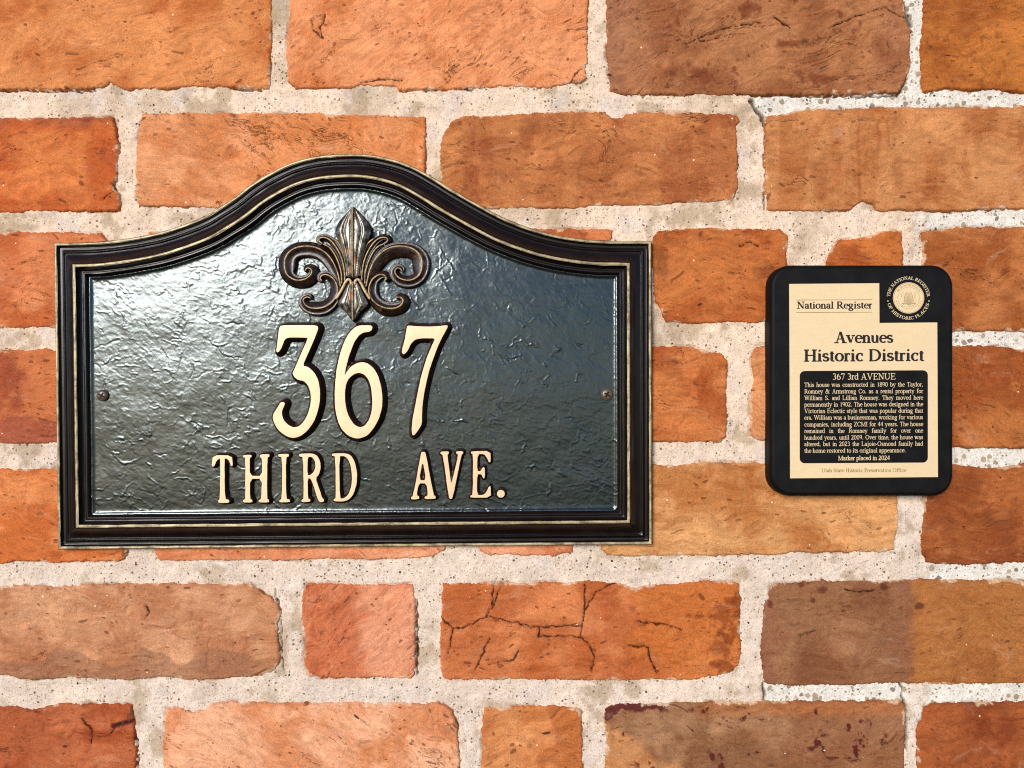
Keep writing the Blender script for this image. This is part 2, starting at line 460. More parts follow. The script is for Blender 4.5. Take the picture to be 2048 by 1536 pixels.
brick([(-200, 1178), (10, 1172), (120, 1172), (300, 1168), (500, 1170), (520, 1182), (542, 1195), (556, 1215), (561, 1232), (554, 1250), (557, 1290), (561, 1320), (550, 1338), (525, 1350), (500, 1357), (400, 1360), (320, 1356), (240, 1361), (140, 1355), (60, 1360), (10, 1352), (-200, 1356)], (208, 150, 112), (192, 132, 96), crk=.25, sp='Y')
brick([(612, 1170), (828, 1168), (832, 1200), (830, 1345), (824, 1357), (640, 1358), (616, 1352), (606, 1320), (610, 1270), (602, 1235), (604, 1185)], (226, 152, 116), (208, 122, 84), crk=.4, cdir=-.6, sp='Z')
brick([(883, 1168), (1160, 1163), (1250, 1168), (1272, 1176), (1290, 1170), (1400, 1164), (1478, 1168), (1482, 1200), (1482, 1300), (1477, 1330), (1460, 1345), (1425, 1355), (1380, 1360), (1180, 1361), (890, 1360), (882, 1340), (879, 1260), (882, 1230)], (208, 126, 78), (192, 106, 58), crk=.15, sp='AA')
brick([(1542, 1170), (1600, 1168), (1640, 1163), (1800, 1160), (2190, 1162), (2190, 1368), (1900, 1369), (1780, 1366), (1700, 1371), (1560, 1371), (1530, 1368), (1522, 1330), (1521, 1270), (1528, 1215), (1538, 1195)], (150, 102, 70), (136, 88, 60), crk=.3, sp='BB')
brick([(-200, 1412), (30, 1412), (60, 1420), (120, 1408), (262, 1410), (268, 1440), (272, 1500), (270, 1620), (-200, 1620)], (190, 106, 66), (170, 84, 46), crk=.4, maroon=.2, sp='CC')
brick([(332, 1420), (360, 1416), (385, 1425), (410, 1418), (425, 1408), (600, 1404), (880, 1408), (905, 1425), (915, 1450), (922, 1520), (920, 1620), (326, 1620), (325, 1480)], (236, 172, 134), (222, 148, 104), crk=.6, cdir=.5)
brick([(968, 1416), (1060, 1412), (1150, 1414), (1164, 1422), (1166, 1480), (1165, 1620), (960, 1620), (966, 1500), (964, 1440)], (210, 138, 86), (196, 118, 66), crk=.3, cdir=-.3)
brick([(1212, 1418), (1240, 1408), (1400, 1406), (1500, 1404), (1800, 1402), (1810, 1412), (1812, 1460), (1811, 1620), (1210, 1620), (1212, 1480), (1206, 1440)], (166, 120, 86), (142, 98, 68), crk=.3, sp='FF')
brick([(1850, 1414), (1880, 1408), (2190, 1404), (2190, 1620), (1834, 1620), (1834, 1460), (1846, 1435)], (164, 88, 46), (142, 72, 36), crk=.3, maroon=.3)
# the wall goes on past the frame: plain courses at the same pitch
def far_row(y0, y1, xs):
    for x0, x1 in xs:
        c = RN.choice([(206, 128, 76), (190, 108, 60), (216, 146, 98), (170, 106, 68)])
        c2 = tuple(int(q * 0.86) for q in c)
        brick([(x0, y0), (x1, y0 + RN.randint(-2, 2)), (x1 + RN.randint(-3, 3), y1), (x0 + RN.randint(-3, 3), y1)], c, c2, crk=.3, far=True)
for k, (y0, y1) in enumerate([(-40, 178), (233, 424), (465, 655), (700, 888), (937, 1125), (1170, 1357), (1410, 1620)]):
    xs = []
    x = -100 if k in (0,) else -240
    x = -100 if k == 0 else -240
    for q in range(2):
        w = 600 if (k + q) % 3 else 250
        xs.append((x - w, x)); x -= w + 38
    x = 2230
    for q in range(2):
        w = 600 if (k + q) % 3 != 1 else 250
        xs.append((x, x + w)); x += w + 38
    far_row(y0, y1, xs)
BR[0]['out'][0] = (-62, -40)
for y0, y1 in ((-275, -80), (-510, -315), (1660, 1850), (1890, 2080)):
    xs = []; x = -1500 + RN.randint(0, 300)
    while x < 3300:
        w = RN.choice([600, 600, 270]); xs.append((x, x + w)); x += w + 40
    far_row(y0, y1, xs)

def warp(X, Y):
    wx = fbm(X, Y, 42, 11, 3) * 2.0 + fbm(X, Y, 9, 12, 3, 0.75) * 2.1
    wy = fbm(X, Y, 42, 13, 3) * 2.0 + fbm(X, Y, 9, 14, 3, 0.75) * 2.1
    return X + wx, Y + wy

def cracks_of(sp):
    k = 3.0
    if sp == 'AA':
        z = [[(595, 625), (672, 705), (640, 850)], [(672, 705), (730, 700), (870, 630), (905, 575), (915, 440)], [(905, 575), (935, 510), (955, 435)],
             [(870, 630), (940, 640), (1160, 690), (1300, 685), (1440, 680)], [(1460, 430), (1460, 590), (1440, 680), (1440, 740), (1490, 800), (1525, 870), (1500, 960)],
             [(1465, 590), (1530, 480), (1640, 430)], [(1185, 690), (1180, 745)], [(890, 760), (860, 820), (830, 900), (800, 950)], [(890, 915), (1030, 890), (1060, 830)],
             [(1180, 745), (1440, 750)], [(1720, 800), (1840, 815), (1860, 900), (1890, 970)], [(1780, 660), (1960, 680), (2048, 710)]]
        return [[(683 + x / k, 1024 + y / k) for x, y in p] for p in z]
    if sp == 'B':
        return []
    if sp == 'CC':
        return [[(218, 1470), (235, 1450), (262, 1442)], [(180, 1492), (184, 1460), (165, 1440)]]
    if sp == 'C':
        return [[(1365, 90), (1400, 75), (1450, 55), (1520, 45)], [(1400, 82), (1440, 75)], [(1550, 35), (1580, 55)], [(1660, 55), (1720, 30), (1770, 15), (1808, 35)]]
    if sp == 'Y':
        return [[(292, 1212), (298, 1225), (292, 1238)]]
    if sp == 'BB':
        return [[(1690, 1180), (1720, 1184), (1750, 1182)], [(1600, 1272), (1630, 1262)]]
    if sp == 'L':
        return [[(1480, 493), (1500, 485), (1518, 492)]]
    if sp == 'E':
        return [[(225, 365), (230, 380), (205, 398)]]
    return []

EXTRA = {1: [[(648, 78), (640, 60), (650, 30)], [(648, 78), (628, 62), (622, 40)], [(1140, 165), (1150, 148), (1163, 138)], [(720, 165), (760, 158), (805, 160)]]}

def crack_field(X, Y, seed, rot, wl_=34.0):
    """thin irregular fissures: zero crossings of warped noise, in patches"""
    wx = fbm(X, Y, 16, seed + 5, 2) * 5; wy = fbm(X, Y, 16, seed + 6, 2) * 5
    n1 = fbm(X + wx, Y + wy, wl_, seed, 2, 0.5, rot, 2.6)
    n2 = fbm(X + wy, Y + wx, wl_ * 0.7, seed + 9, 2, 0.5, rot + 0.9, 1.6)
    patch = sstep(0.05, 0.6, fbm(X, Y, 120, seed + 3, 3))
    a = (1 - sstep(0.0, 0.055, np.abs(n1))) * sstep(-.1, .4, fbm(X, Y, 30, seed + 21, 2))
    b = (1 - sstep(0.0, 0.05, np.abs(n2))) * sstep(0.1, .5, fbm(X, Y, 26, seed + 22, 2))
    return np.maximum(a, b * 0.8) * patch

FACE = 3.2
for bi, b in enumerate(BR):
    out = np.array(b['out'], float)
    far = b.get('far', False)
    x0, y0 = out.min(0) - 9; x1, y1 = out.max(0) + 9
    hidden = (x0 > 200 and x1 < 1225 and y0 > 440 and y1 < 900)
    st = 9.0 if (far or hidden) else 2.2
    xs = np.arange(x0, x1 + st, st); ys = np.arange(y0, y1 + st, st)
    if not far:
        # only the part that can be seen needs the fine step
        if x0 < -70: xs = np.concatenate([np.arange(x0, -60, 9.0), np.arange(-60, x1 + st, st)])
        if x1 > 2120: xs = np.concatenate([np.arange(x0, 2108, st), np.arange(2108, x1 + 9, 9.0)])
    X, Y = np.meshgrid(xs, ys)
    WX, WY = warp(X, Y)
    s = -(poly_sdf(WX, WY, [out]))
    s = s - 1.2 * sstep(14, 0, s) * 0
    sd = 100 + bi * 7
    rot = b.get('cdir', 0.0)
    prof = np.where(s > 0, np.minimum(1, 1 - (1 - np.clip(s / 4.2, 0, 1)) ** 2.2), 0)
    H = FACE * prof + np.where(s < 0, np.maximum(s * 5, -34), 0)
    amp = np.clip(s / 20, 0, 1)
    lvl = fbm(X, Y, 300, 900, 2) * 1.2 + fbm(X, Y, 90, sd, 3) * 1.6
    fine = fbm(X, Y, 13, sd + 1, 3, 0.6, rot, 2.2) * 0.75
    H = H + (lvl * 0.7 + fine) * amp
    inside = (s > -3)
    ck = b['crk']
    cr = crack_field(X, Y, sd + 40, rot) * min(1, ck * 1.3) * .5
    dark = cr * 0.35
    fiss = np.full(X.shape, 12.0)
    for pl in cracks_of(b.get('sp')) + EXTRA.get(bi, []):
        d = line_dist(X + fbm(X, Y, 9, 77, 2) * 2.0, Y + fbm(X, Y, 9, 78, 2) * 2.0, pl)
        c_ = 1 - sstep(0.4, 2.4, d)
        cr = np.maximum(cr, c_ * 1.0); dark = np.maximum(dark, (1 - sstep(1, 6, d)) * .25); fiss = np.minimum(fiss, d * (1.7 if b.get('sp') == 'F' else 1.0))
    H = H - cr * 3.0 * amp
    pit = sstep(0.62, 0.85, fbm(X, Y, 11, sd + 50, 2)) * sstep(0, .5, fbm(X, Y, 80, sd + 51, 2))
    H = H - pit * 1.6 * amp
    # ---- colour of the clay itself
    c1 = lin(b['c1']); c2 = lin(b['c2']) * np.array([.92, .84, .78])
    m = sstep(-0.45, 0.65, fbm(X, Y, 110, sd + 60, 4) + 0.25 * fbm(X, Y, 22, sd + 61, 3, 0.6, rot, 2))
    if b.get('vert'):
        m = np.clip(m * (1 - .5 * b['vert']) + .5 * b['vert'] * sstep(-.25, .35, fbm(X, Y * 0.28, 48, sd + 62, 3) + 0.15 * fbm(X, Y, 20, sd + 63, 2)), 0, 1)
    C = c1[None, None] * (1 - m[..., None]) + c2[None, None] * m[..., None]
    def paint(mask, col, C=C):
        mm = np.clip(mask, 0, 1)[..., None]
        C[:] = C * (1 - mm) + lin(col)[None, None] * mm
    st_ = fbm(X, Y, 16, sd + 70, 4, 0.6)
    pal = sstep(0.25, 0.85, fbm(X, Y, 60, sd + 71, 3)) * 0.5
    paint(pal, tuple(min(255, int(q * 1.08 + 6)) for q in b['c1']))
    streak = sstep(.3, .9, fbm(X, Y, 12, sd + 72, 3, .6, rot, 4)) * .35 * min(1, ck * 2)
    paint(streak, tuple(int(q * .8) for q in b['c2']))
    if b.get('maroon'):
        k = b['maroon']
        mk = sstep(.5, .8, fbm(X, Y, 15, sd + 73, 3, 0.6)) * sstep(.1, .55, fbm(X, Y, 90, sd + 74, 3))
        paint(mk * k * 1.1, (112, 50, 30))
    sp = b.get('sp')
    edge_n = fbm(X, Y, 40, sd + 75, 3) * 14
    if sp == 'C':
        paint(sstep(1330, 1230, X + edge_n * 2) * .65, (160, 108, 80))
        paint(sstep(1740, 1800, X + edge_n) * sstep(1815, 1795, X + edge_n * .3) * .4, (148, 94, 70))
        paint(sstep(.35, .75, st_) * sstep(45, 10, Y + edge_n) * sstep(1330, 1230, X) * .9, (110, 42, 32))
        for cx, cy, rx, ry in ((1400, 150, 45, 22), (1640, 155, 45, 14), (1580, 85, 30, 8), (1500, 15, 18, 22)):
            e = np.hypot((X - cx) / rx, (Y - cy) / ry)
            paint(sstep(1.3, .4, e + st_ * .7) * .75, (118, 54, 30))
    if sp == 'E':
        paint(sstep(262, 238, Y + edge_n) * sstep(260, 150, X * 0 + 150) * .6, (150, 78, 58))
        e = np.hypot((X - 218) / 18, (Y - 312) / 22); paint(sstep(1.2, .5, e) * .6, (170, 82, 44))
    if sp == 'H':
        for cx, ya, yb, w in ((1718, 235, 420, 4), (1757, 240, 305, 5), (1776, 235, 290, 4), (1795, 310, 380, 14), (1640, 320, 400, 22)):
            e = np.abs(X - cx - edge_n * .15) / w
            paint(sstep(1.2, .3, e) * sstep(ya - 8, ya + 8, Y) * sstep(yb + 10, yb - 6, Y) * .45, (156, 88, 50))
    if sp == 'O':
        paint(sstep(835, 850, Y + edge_n) * .8, (164, 86, 64))
        paint(sstep(40, 0, X + edge_n) * sstep(720, 760, Y) * sstep(830, 800, Y) * .5, (176, 88, 50))
    if sp == 'Y':
        bn = 1316 + 12 * np.sin(X / 27.0) + edge_n * .8 - 12 * sstep(350, 400, X) * sstep(470, 430, X)
        paint(sstep(bn - 5, bn + 5, Y) * sstep(-20, 10, X + 80) * .62, (150, 102, 76))
        paint(sstep(500, 555, X) * .35, (180, 110, 66))
    if sp == 'Z':
        paint(sstep(650, 612, X + edge_n) * .5, (190, 98, 58))
        paint(sstep(.3, .7, st_) * sstep(818, 826, X + edge_n * .2) * sstep(1210, 1240, Y) * .8, (226, 196, 172))
    if sp == 'W':
        for cx in (1462, 1500): paint(sstep(16, 6, np.abs(X - cx + edge_n * .3)) * sstep(925, 950, Y) * sstep(1090, 1030, Y) * .5, (176, 104, 52))
    if sp == 'AA':
        paint(sstep(1230, 1310, X + edge_n * 2) * .75, (198, 112, 52))
        for cx, cy, rx, ry in ((1016, 1218, 17, 22), (1240, 1235, 30, 40), (1270, 1340, 60, 22), (1090, 1268, 40, 30), (920, 1220, 30, 30), (950, 1310, 60, 45)):
            e = np.maximum(np.abs(X - cx) / rx, np.abs(Y - cy) / ry); paint(sstep(1.25, .85, e + st_ * .25) * .45, (176, 92, 50))
        for cx, cy, rx, ry in ((1455, 1240, 22, 40), (1440, 1290, 20, 24), (1455, 1330, 26, 15), (1400, 1232, 20, 7), (1475, 1200, 10, 30)):
            e = np.hypot((X - cx) / rx, (Y - cy) / ry); paint(sstep(1.2, .5, e + st_ * .8) * .8, (142, 68, 28))
    if sp == 'BB':
        r_ = sstep(1810, 1842, X + edge_n * .8)
        paint(r_, (172, 108, 58)); paint(r_ * sstep(.2, .7, fbm(X, Y, 60, 5, 4)) * .6, (150, 86, 42))
        q = (1 - r_)
        paint(q * sstep(1580, 1540, X + edge_n * 1.5) * sstep(1190, 1230, Y) * .5, (142, 88, 66))
        paint(q * sstep(1765, 1815, X + edge_n) * sstep(1360, 1330, Y) * .5, (142, 88, 64))
        for cx, cy, rx, ry in ((1540, 1208, 7, 9), (1603, 1168, 6, 8), (1645, 1180, 12, 9), (1625, 1200, 5, 5), (1768, 1175, 9, 9), (1840, 1212, 9, 7), (1686, 1222, 4, 4), (2020, 1298, 5, 4)):
            e = np.hypot((X - cx) / rx, (Y - cy) / ry); paint(sstep(1.2, .6, e + st_ * .3) * .85, (96, 48, 28))
    if sp == 'CC':
        paint(sstep(160, 60, X + edge_n * 2) * .55, (158, 76, 42))
        e = line_dist(X, Y, [(226, 1452), (262, 1442)]); paint(sstep(7, 3, e) * .95, (72, 26, 28))
    if sp == 'FF':
        dg = (X - 1235) * 0.72 - (Y - 1455) * 1.0
        paint(sstep(10, -26, dg + edge_n * 1.6) * sstep(1430, 1460, Y) * .85, (204, 140, 90))
        paint(sstep(1500, 1600, X + edge_n * 2) * .55, (142, 88, 58))
        paint(sstep(1440, 1422, Y) * sstep(1380, 1420, X) * .6, (178, 108, 60))
        top = 1413 + sstep(1250, 1210, X) * 24 + edge_n * .35
        paint(sstep(top + 9, top + 3, Y + st_ * 5) * sstep(1345, 1325, X + edge_n) * .95, (92, 34, 32))
        e = sstep(.42, .62, fbm(X, Y, 15, 300, 3, 0.6))
        for cx, cy, rx, ry in ((1250, 1466, 9, 8), (1305, 1515, 45, 34), (1440, 1420, 70, 9), (1510, 1432, 45, 16), (1620, 1430, 50, 16), (1455, 1450, 14, 26), (1700, 1480, 90, 55), (1435, 1520, 30, 26), (1500, 1506, 45, 7), (1350, 1420, 20, 6), (1640, 1490, 30, 18)):
            q = np.hypot((X - cx) / rx, (Y - cy) / ry); paint(sstep(1.25, .6, q) * np.clip(e + .15 * sstep(.6, .1, q), 0, 1) * 1.0, (88, 34, 30))
    if sp == 'F':
        paint(sstep(420, 560, X + edge_n * 3) * .55, (218, 130, 72))
    if sp == 'L':
        for cx, cy, rx, ry in ((1530, 545, 24, 24), (1322, 520, 18, 40)):
            e = np.hypot((X - cx) / rx, (Y - cy) / ry); paint(sstep(1.3, .3, e + st_ * .4) * .7, (140, 76, 38))
    if sp == 'T':
        e = np.hypot((X - 250) / 9, (Y - 1105) / 14); paint(sstep(1.2, .6, e + st_ * .3) * .8, (140, 66, 30))
    # soot and lime at the arrises (real stains along the joint)
    paint(sstep(6, 1, s + st_ * 3) * .28 * sstep(-.3, .3, fbm(X, Y, 60, sd + 80, 2)), (120, 66, 42))
    paint(sstep(4, 2.6, s + st_ * 5) * .75 * sstep(.25, .5, fbm(X, Y, 50, sd + 81, 3)), (222, 190, 160))
    paint(dark * .85, (92, 44, 26))
    C = C * 0.86 * np.array([1.09, 1.07, 1.02])
    mask = s > -8.5
    f, used = grid_faces(mask)
    k_ = (1 - 3.0 / F)
    Vx = ((X - CX) * k_ * S).ravel()[used]; Vy = (-H * S).ravel()[used]; Vz = ((CY - Y) * k_ * S).ravel()[used]
    cr_, sr_ = math.cos(rot), math.sin(rot)
    U1 = (X * cr_ + Y * sr_); V1 = (-X * sr_ + Y * cr_)
    GR = np.stack([U1 / 2.3 + 811 * bi + fbm(X, Y, 70, sd + 90, 2) * 9, V1 + fbm(X, Y, 70, sd + 91, 2) * 14, np.full(X.shape, 37.0 * bi)], 2)
    CK = np.clip((ck + (1.2 * np.exp(-((X - 590) / 130) ** 2) - .8 if b.get('sp') == 'F' else 0)) * (.75 + .5 * fbm(X, Y, 150, sd + 92, 2)), 0, 1.6)
    mesh_np('brick', np.stack([Vx, Vy, Vz], 1), f, wall, [M['brick']], True, {'tone': C.reshape(-1, 3)[used], 'grain': ('v', GR.reshape(-1, 3)[used]), 'crackle': CK.ravel()[used], 'fissure': fiss.ravel()[used]})

# mortar: one bed of its own between the bricks
def mortar_part(gx, gy, fine):
    X, Y = np.meshgrid(gx, gy)
    WX, WY = warp(X, Y)
    s = np.full(X.shape, -60.0)
    for b in BR:
        out = np.array(b['out'], float)
        x0, y0 = out.min(0) - 40; x1, y1 = out.max(0) + 40
        ci = np.where((gx >= x0) & (gx <= x1))[0]; ri = np.where((gy >= y0) & (gy <= y1))[0]
        if len(ci) < 1 or len(ri) < 1: continue
        sl = (slice(ri[0], ri[-1] + 1), slice(ci[0], ci[-1] + 1))
        s[sl] = np.maximum(s[sl], -poly_sdf(WX[sl], WY[sl], [out]))
    agg = sstep(1815, 1850, X + fbm(X, Y, 50, 700, 2) * 10)
    agg = np.maximum(agg, sstep(1500, 1520, X - (Y - 215) * .4) * sstep(236, 226, Y))
    agg = np.maximum(agg, sstep(1526, 1532, X) * sstep(1355, 1362, Y) * sstep(1412, 1404, Y))
    agg = agg * (1 - .8 * sstep(1810, 1820, X) * sstep(1870, 1850, X) * sstep(225, 235, Y) * sstep(1500, 1400, Y))
    base = lin((240, 211, 184)) * .99
    C = np.ones(X.shape + (3,)) * base
    def paint(mask, col):
        mm = np.clip(mask, 0, 1)[..., None]; C[:] = C * (1 - mm) + lin(col) * .9 * mm
    paint(sstep(-.1, .7, fbm(X, Y, 70, 710, 4)) * .55, (206, 178, 150))
    paint(sstep(.1, .8, fbm(X, Y, 45, 711, 4)) * .6, (232, 212, 198))
    paint(sstep(700, 1150, Y) * .55, (236, 216, 200))
    paint(sstep(.2, .7, fbm(X, Y, 55, 712, 4, .6)) * .6, (180, 152, 116))
    paint(agg * .95, (242, 232, 218))
    paint(sstep(1930, 1960, X * 0 + 0) , (0, 0, 0))
    cr = np.zeros(X.shape)
    if fine:
        MC = [([(1503, 200), (1516, 222), (1526, 232), (1531, 250)], 3.5), ([(1531, 250), (1530, 420)], 1.2), ([(1528, 1368), (1530, 1400)], 2.5),
              ([(1804, 1368), (1808, 1385), (1806, 1398), (1814, 1412), (1814, 1500)], 2.2), ([(1812, 20), (1822, 45)], 6), ([(1800, 186), (1818, 155)], 3),
              ([(1500, 190), (1800, 190)], 1.6), ([(0, 181), (190, 181)], 1.4), ([(455, 174), (520, 180)], 1.8), ([(800, 180), (950, 176)], 1.6), ([(548, 1180), (556, 1215), (562, 1235)], 1.0), ([(560, 1240), (566, 1340)], .8),
              ([(833, 1200), (834, 1350)], 1.6), ([(1860, 470), (1880, 459)], 1.5), ([(252, 1455), (272, 1480), (275, 1536)], 1.6), ([(1545, 505), (1600, 490)], 0.0)]
        for pl, w in MC:
            if w <= 0: continue
            xs_ = [p[0] for p in pl]; ys_ = [p[1] for p in pl]
            ci = np.where((gx >= min(xs_) - 12) & (gx <= max(xs_) + 12))[0]; ri = np.where((gy >= min(ys_) - 12) & (gy <= max(ys_) + 12))[0]
            sl = (slice(ri[0], ri[-1] + 1), slice(ci[0], ci[-1] + 1))
            x_, y_ = X[sl], Y[sl]
            d = line_dist(x_ + fbm(x_, y_, 10, 721, 2) * 2.2, y_ + fbm(x_, y_, 10, 722, 2) * 2.2, pl)
            cr[sl] = np.maximum(cr[sl], 1 - sstep(w * .5, w * 1.5, d))
    H = fbm(X, Y, 120, 730, 3) * 1.0 + fbm(X, Y, 30, 731, 3) * .8 + fbm(X, Y, 7, 732, 2) * .6
    H = H - agg * 2.2 - .8
    H = H + 1.2 * sstep(-9, -1, s) * sstep(-.1, .5, fbm(X, Y, 34, 733, 3))
    gap = sstep(.05, .45, fbm(X, Y, 65, 734, 3)) * sstep(-4.5, -1.0, s)
    H = H - gap * 3.4 - cr * 9
    paint(gap * .35, (150, 122, 92))
    paint(cr * .9, (60, 40, 28))
    H = np.where(s > 5, H - (s - 5) * 1.5, H)
    mask = s < 14
    f, used = grid_faces(mask)
    k_ = (1 - 3.0 / F)
    V = np.stack([((X - CX) * k_ * S).ravel()[used], (-H * S).ravel()[used], ((CY - Y) * k_ * S).ravel()[used]], 1)
    return V, f, C.reshape(-1, 3)[used], agg.ravel()[used]
gx = np.concatenate([np.arange(-1300, -40, 9.0), np.arange(-40, 2090, 2.2), np.arange(2090, 3200, 9.0)])
gy = np.concatenate([np.arange(-500, -40, 9.0), np.arange(-40, 1580, 2.2), np.arange(1580, 2080, 9.0)])
V, f, C, A = mortar_part(gx, gy, True)
mesh_np('mortar', V, f, wall, [M['mortar']], True, {'tone': C, 'aggregate': A})

# ------------------------------------------------------------------ house number sign
H0 = 16.0                 # height of the sign's outer lip above the wall
HP = 15.0                 # height of the sunk panel
sign = thing('house_sign', 'black arched house number plaque with gold 367 and THIRD AVE. under a fleur-de-lis', 'house sign', W(708, 1098, H0, 0))

top = [(109, 486), (180, 484.5), (233, 480), (285, 472), (333, 461), (400, 437), (440, 414), (467, 397), (500, 371), (535, 349), (583, 326), (633, 313), (683, 308.5),
       (733, 309), (783, 318), (826, 333), (866, 355), (910, 382), (950, 405), (983, 423), (1016, 439), (1066, 458), (1116, 471), (1166, 478.5), (1216, 481.5), (1260, 482), (1303, 482)]
tp = catmull(top, 7)
def seg(a, b, step=9):
    a = np.array(a, float); b = np.array(b, float); n = max(1, int(np.linalg.norm(b - a) / step))
    return [a + (b - a) * i / n for i in range(n)]
path = [np.array(p) for p in tp[:-1]] + seg((1303, 482), (1304, 1089)) + seg((1304, 1089), (117, 1099)) + seg((117, 1099), (109, 486))
path = np.array(path)
NP_ = len(path)
def inward(path):
    nxt = np.roll(path, -1, 0) - path; prv = path - np.roll(path, 1, 0)
    def nrm(e):
        n = np.stack([-e[:, 1], e[:, 0]], 1); return n / np.linalg.norm(n, axis=1)[:, None]
    a, b = nrm(nxt), nrm(prv)
    m = a + b; m /= np.linalg.norm(m, axis=1)[:, None]
    return m / np.maximum(0.4, (m * a).sum(1))[:, None]
INW = inward(path)
crn = [0, len(tp) - 1]
crn.append(crn[1] + len(seg((1303, 482), (1304, 1089)))); crn.append(crn[2] + len(seg((1304, 1089), (117, 1099)))); crn.append(NP_)
MI = INW.copy()
for ca, cb in zip(crn[:-1], crn[1:]):
    P_ = path[[i % NP_ for i in range(ca, cb + 1)]]
    sl_ = np.concatenate([[0], np.cumsum(np.linalg.norm(np.diff(P_, axis=0), axis=1))]); Lt = sl_[-1]
    for q in range(1, len(P_) - 1):
        i = ca + q
        tg_ = path[(i + 1) % NP_] - path[i - 1]; tg_ /= np.linalg.norm(tg_)
        for far_, dist_, ci in ((False, sl_[q], ca), (True, Lt - sl_[q], cb)):
            w_ = max(0.0, 1 - dist_ / 170.0)
            if w_ > 0:
                ta = path[(ci + 1) % NP_] - path[ci % NP_] if not far_ else path[ci % NP_] - path[(ci - 1) % NP_]
                ta /= np.linalg.norm(ta)
                INW[i] = INW[i] + tg_ * float(np.dot(MI[ci % NP_], ta)) * w_
# path runs clockwise on screen, y down: this normal points inside
smN = INW.copy()

def sweep_profile(prof, name, mat, parent, wob=0.25):
    """prof: list of (inset, height)"""
    ring = []
    px, py = path[:, 0], path[:, 1]
    for q, (t, h) in enumerate(prof):
        nz = fbm(px, py, 22, 40 + q, 2) * wob
        xx = px + INW[:, 0] * (t + nz); yy = py + INW[:, 1] * (t + nz)
        hh = h + fbm(px, py, 30, 60 + q, 2) * wob
        k = 1 - H0 / F
        ring.append(np.stack([(xx - CX) * k * S, -hh * S, (CY - yy) * k * S], 1))
    V = np.concatenate(ring)
    m = len(prof); fs = []
    for j in range(m - 1):
        for i in range(NP_):
            i2 = (i + 1) % NP_
            fs.append((j * NP_ + i, (j + 1) * NP_ + i, (j + 1) * NP_ + i2, j * NP_ + i2))
    return mesh_np(name, V, np.array(fs), parent, [mat], True)
def pr(l): return [(t, H0 + h) for t, h in l]
def dens(p):
    """rounds the section a little so that edges catch light"""
    o = []
    for a, b in zip(p[:-1], p[1:]):
        o += [a, (a[0] * .8 + b[0] * .2, a[1] * .8 + b[1] * .2), (a[0] * .2 + b[0] * .8, a[1] * .2 + b[1] * .8)]
    return o + [p[-1]]
sweep_profile(dens(pr([(1.2, -15), (0, -4), (0, 0.5), (1.0, 2.2)])), 'outer_edge', M['dark'], sign)
sweep_profile(dens(pr([(1.0, 2.2), (2.4, 3.4), (4.6, 3.4), (6.0, 2.2)])), 'gilt_edge', M['rubbed'], sign)
sweep_profile(dens(pr([(6.0, 2.2), (7.5, -1), (9, -3), (14, -3.4), (16, -1), (17.4, 3.2), (19.5, 4.6), (21.5, 3.4), (22.5, 2.0), (26, 2.8), (32, 6.2), (38, 11.2), (42.5, 16.0), (44.5, 18.4), (46.6, 19.8)])), 'outer_moulding', M['dark'], sign, .09)
sweep_profile(dens(pr([(46.6, 19.8), (48.2, 20.6), (50.4, 20.6), (52, 19.6)])), 'gilt_edge', M['rubbed'], sign)
sweep_profile(dens(pr([(52, 19.6), (53.5, 15), (55.5, 10.5), (58, 8.4), (60, 8.2), (62, 9.8), (64.5, 9.8), (66.3, 7.6), (68, 3.6), (70, .4), (71.5, -1.6), (75, -3.2)])), 'inner_moulding', M['dark'], sign, .09)

# sunk panel with a crinkled, leather-like relief
inner = path + INW * 71.0
gx = np.arange(170, 1246, 1.6); gy = np.arange(372, 1036, 1.6)
X, Y = np.meshgrid(gx, gy)
d = poly_sdf(X, Y, [inner[::2]])
Hh = fbm(X, Y, 70, 500, 2) * .5 + fbm(X, Y, 8, 501, 3, .65, .3, 1.5) * .14
rg = random.Random(11)
for i in range(760):
    x = rg.uniform(175, 1240); y = rg.uniform(380, 1030)
    a = rg.gauss(0.15, .9) if rg.random() < .75 else rg.uniform(0, 3.14)
    n = rg.randint(3, 9); st = rg.uniform(4, 9); pl = [(x, y)]
    curv = rg.uniform(-.25, .25)
    for j in range(n):
        a += rg.gauss(curv, .38); x += math.cos(a) * st; y += math.sin(a) * st; pl.append((x, y))
    xs_ = [p[0] for p in pl]; ys_ = [p[1] for p in pl]
    c0 = max(0, int((min(xs_) - 182) / 1.6)); c1 = min(len(gx), int((max(xs_) - 158) / 1.6)); r0 = max(0, int((min(ys_) - 384) / 1.6)); r1 = min(len(gy), int((max(ys_) - 360) / 1.6))
    if c1 - c0 < 3 or r1 - r0 < 3: continue
    sl = (slice(r0, r1), slice(c0, c1))
    xx_, yy_ = X[sl], Y[sl]; dd = line_dist(xx_, yy_, pl)
    w = rg.uniform(1.05, 1.8); amp = rg.choice([1, 1, 1, -.8]) * rg.choice([.15, .25, .35, .5, .8]) * rg.uniform(.7, 1.2)
    best = np.zeros(xx_.shape); wx_ = xx_ + fbm(xx_, yy_, 7, 510, 2) * 1.8; wy_ = yy_ + fbm(xx_, yy_, 7, 511, 2) * 1.8
    for j in range(n):
        dj, tj = seg_dist(wx_, wy_, pl[j], pl[j + 1])
        tp_ = np.sin(np.pi * np.clip((j + tj) / n, 0.02, .98)) ** .7
        best = np.maximum(best, tp_ * np.exp(-(dj / (w * (.45 + .55 * tp_))) ** 2))
    Hh[sl] += amp * best - amp * .22 * np.exp(-(dd / (w * 2.6)) ** 2)
n_ = fbm(X + fbm(X, Y, 18, 520, 2) * 6, Y + fbm(X, Y, 18, 521, 2) * 6, 34, 522, 3, .55, .25, 1.8)
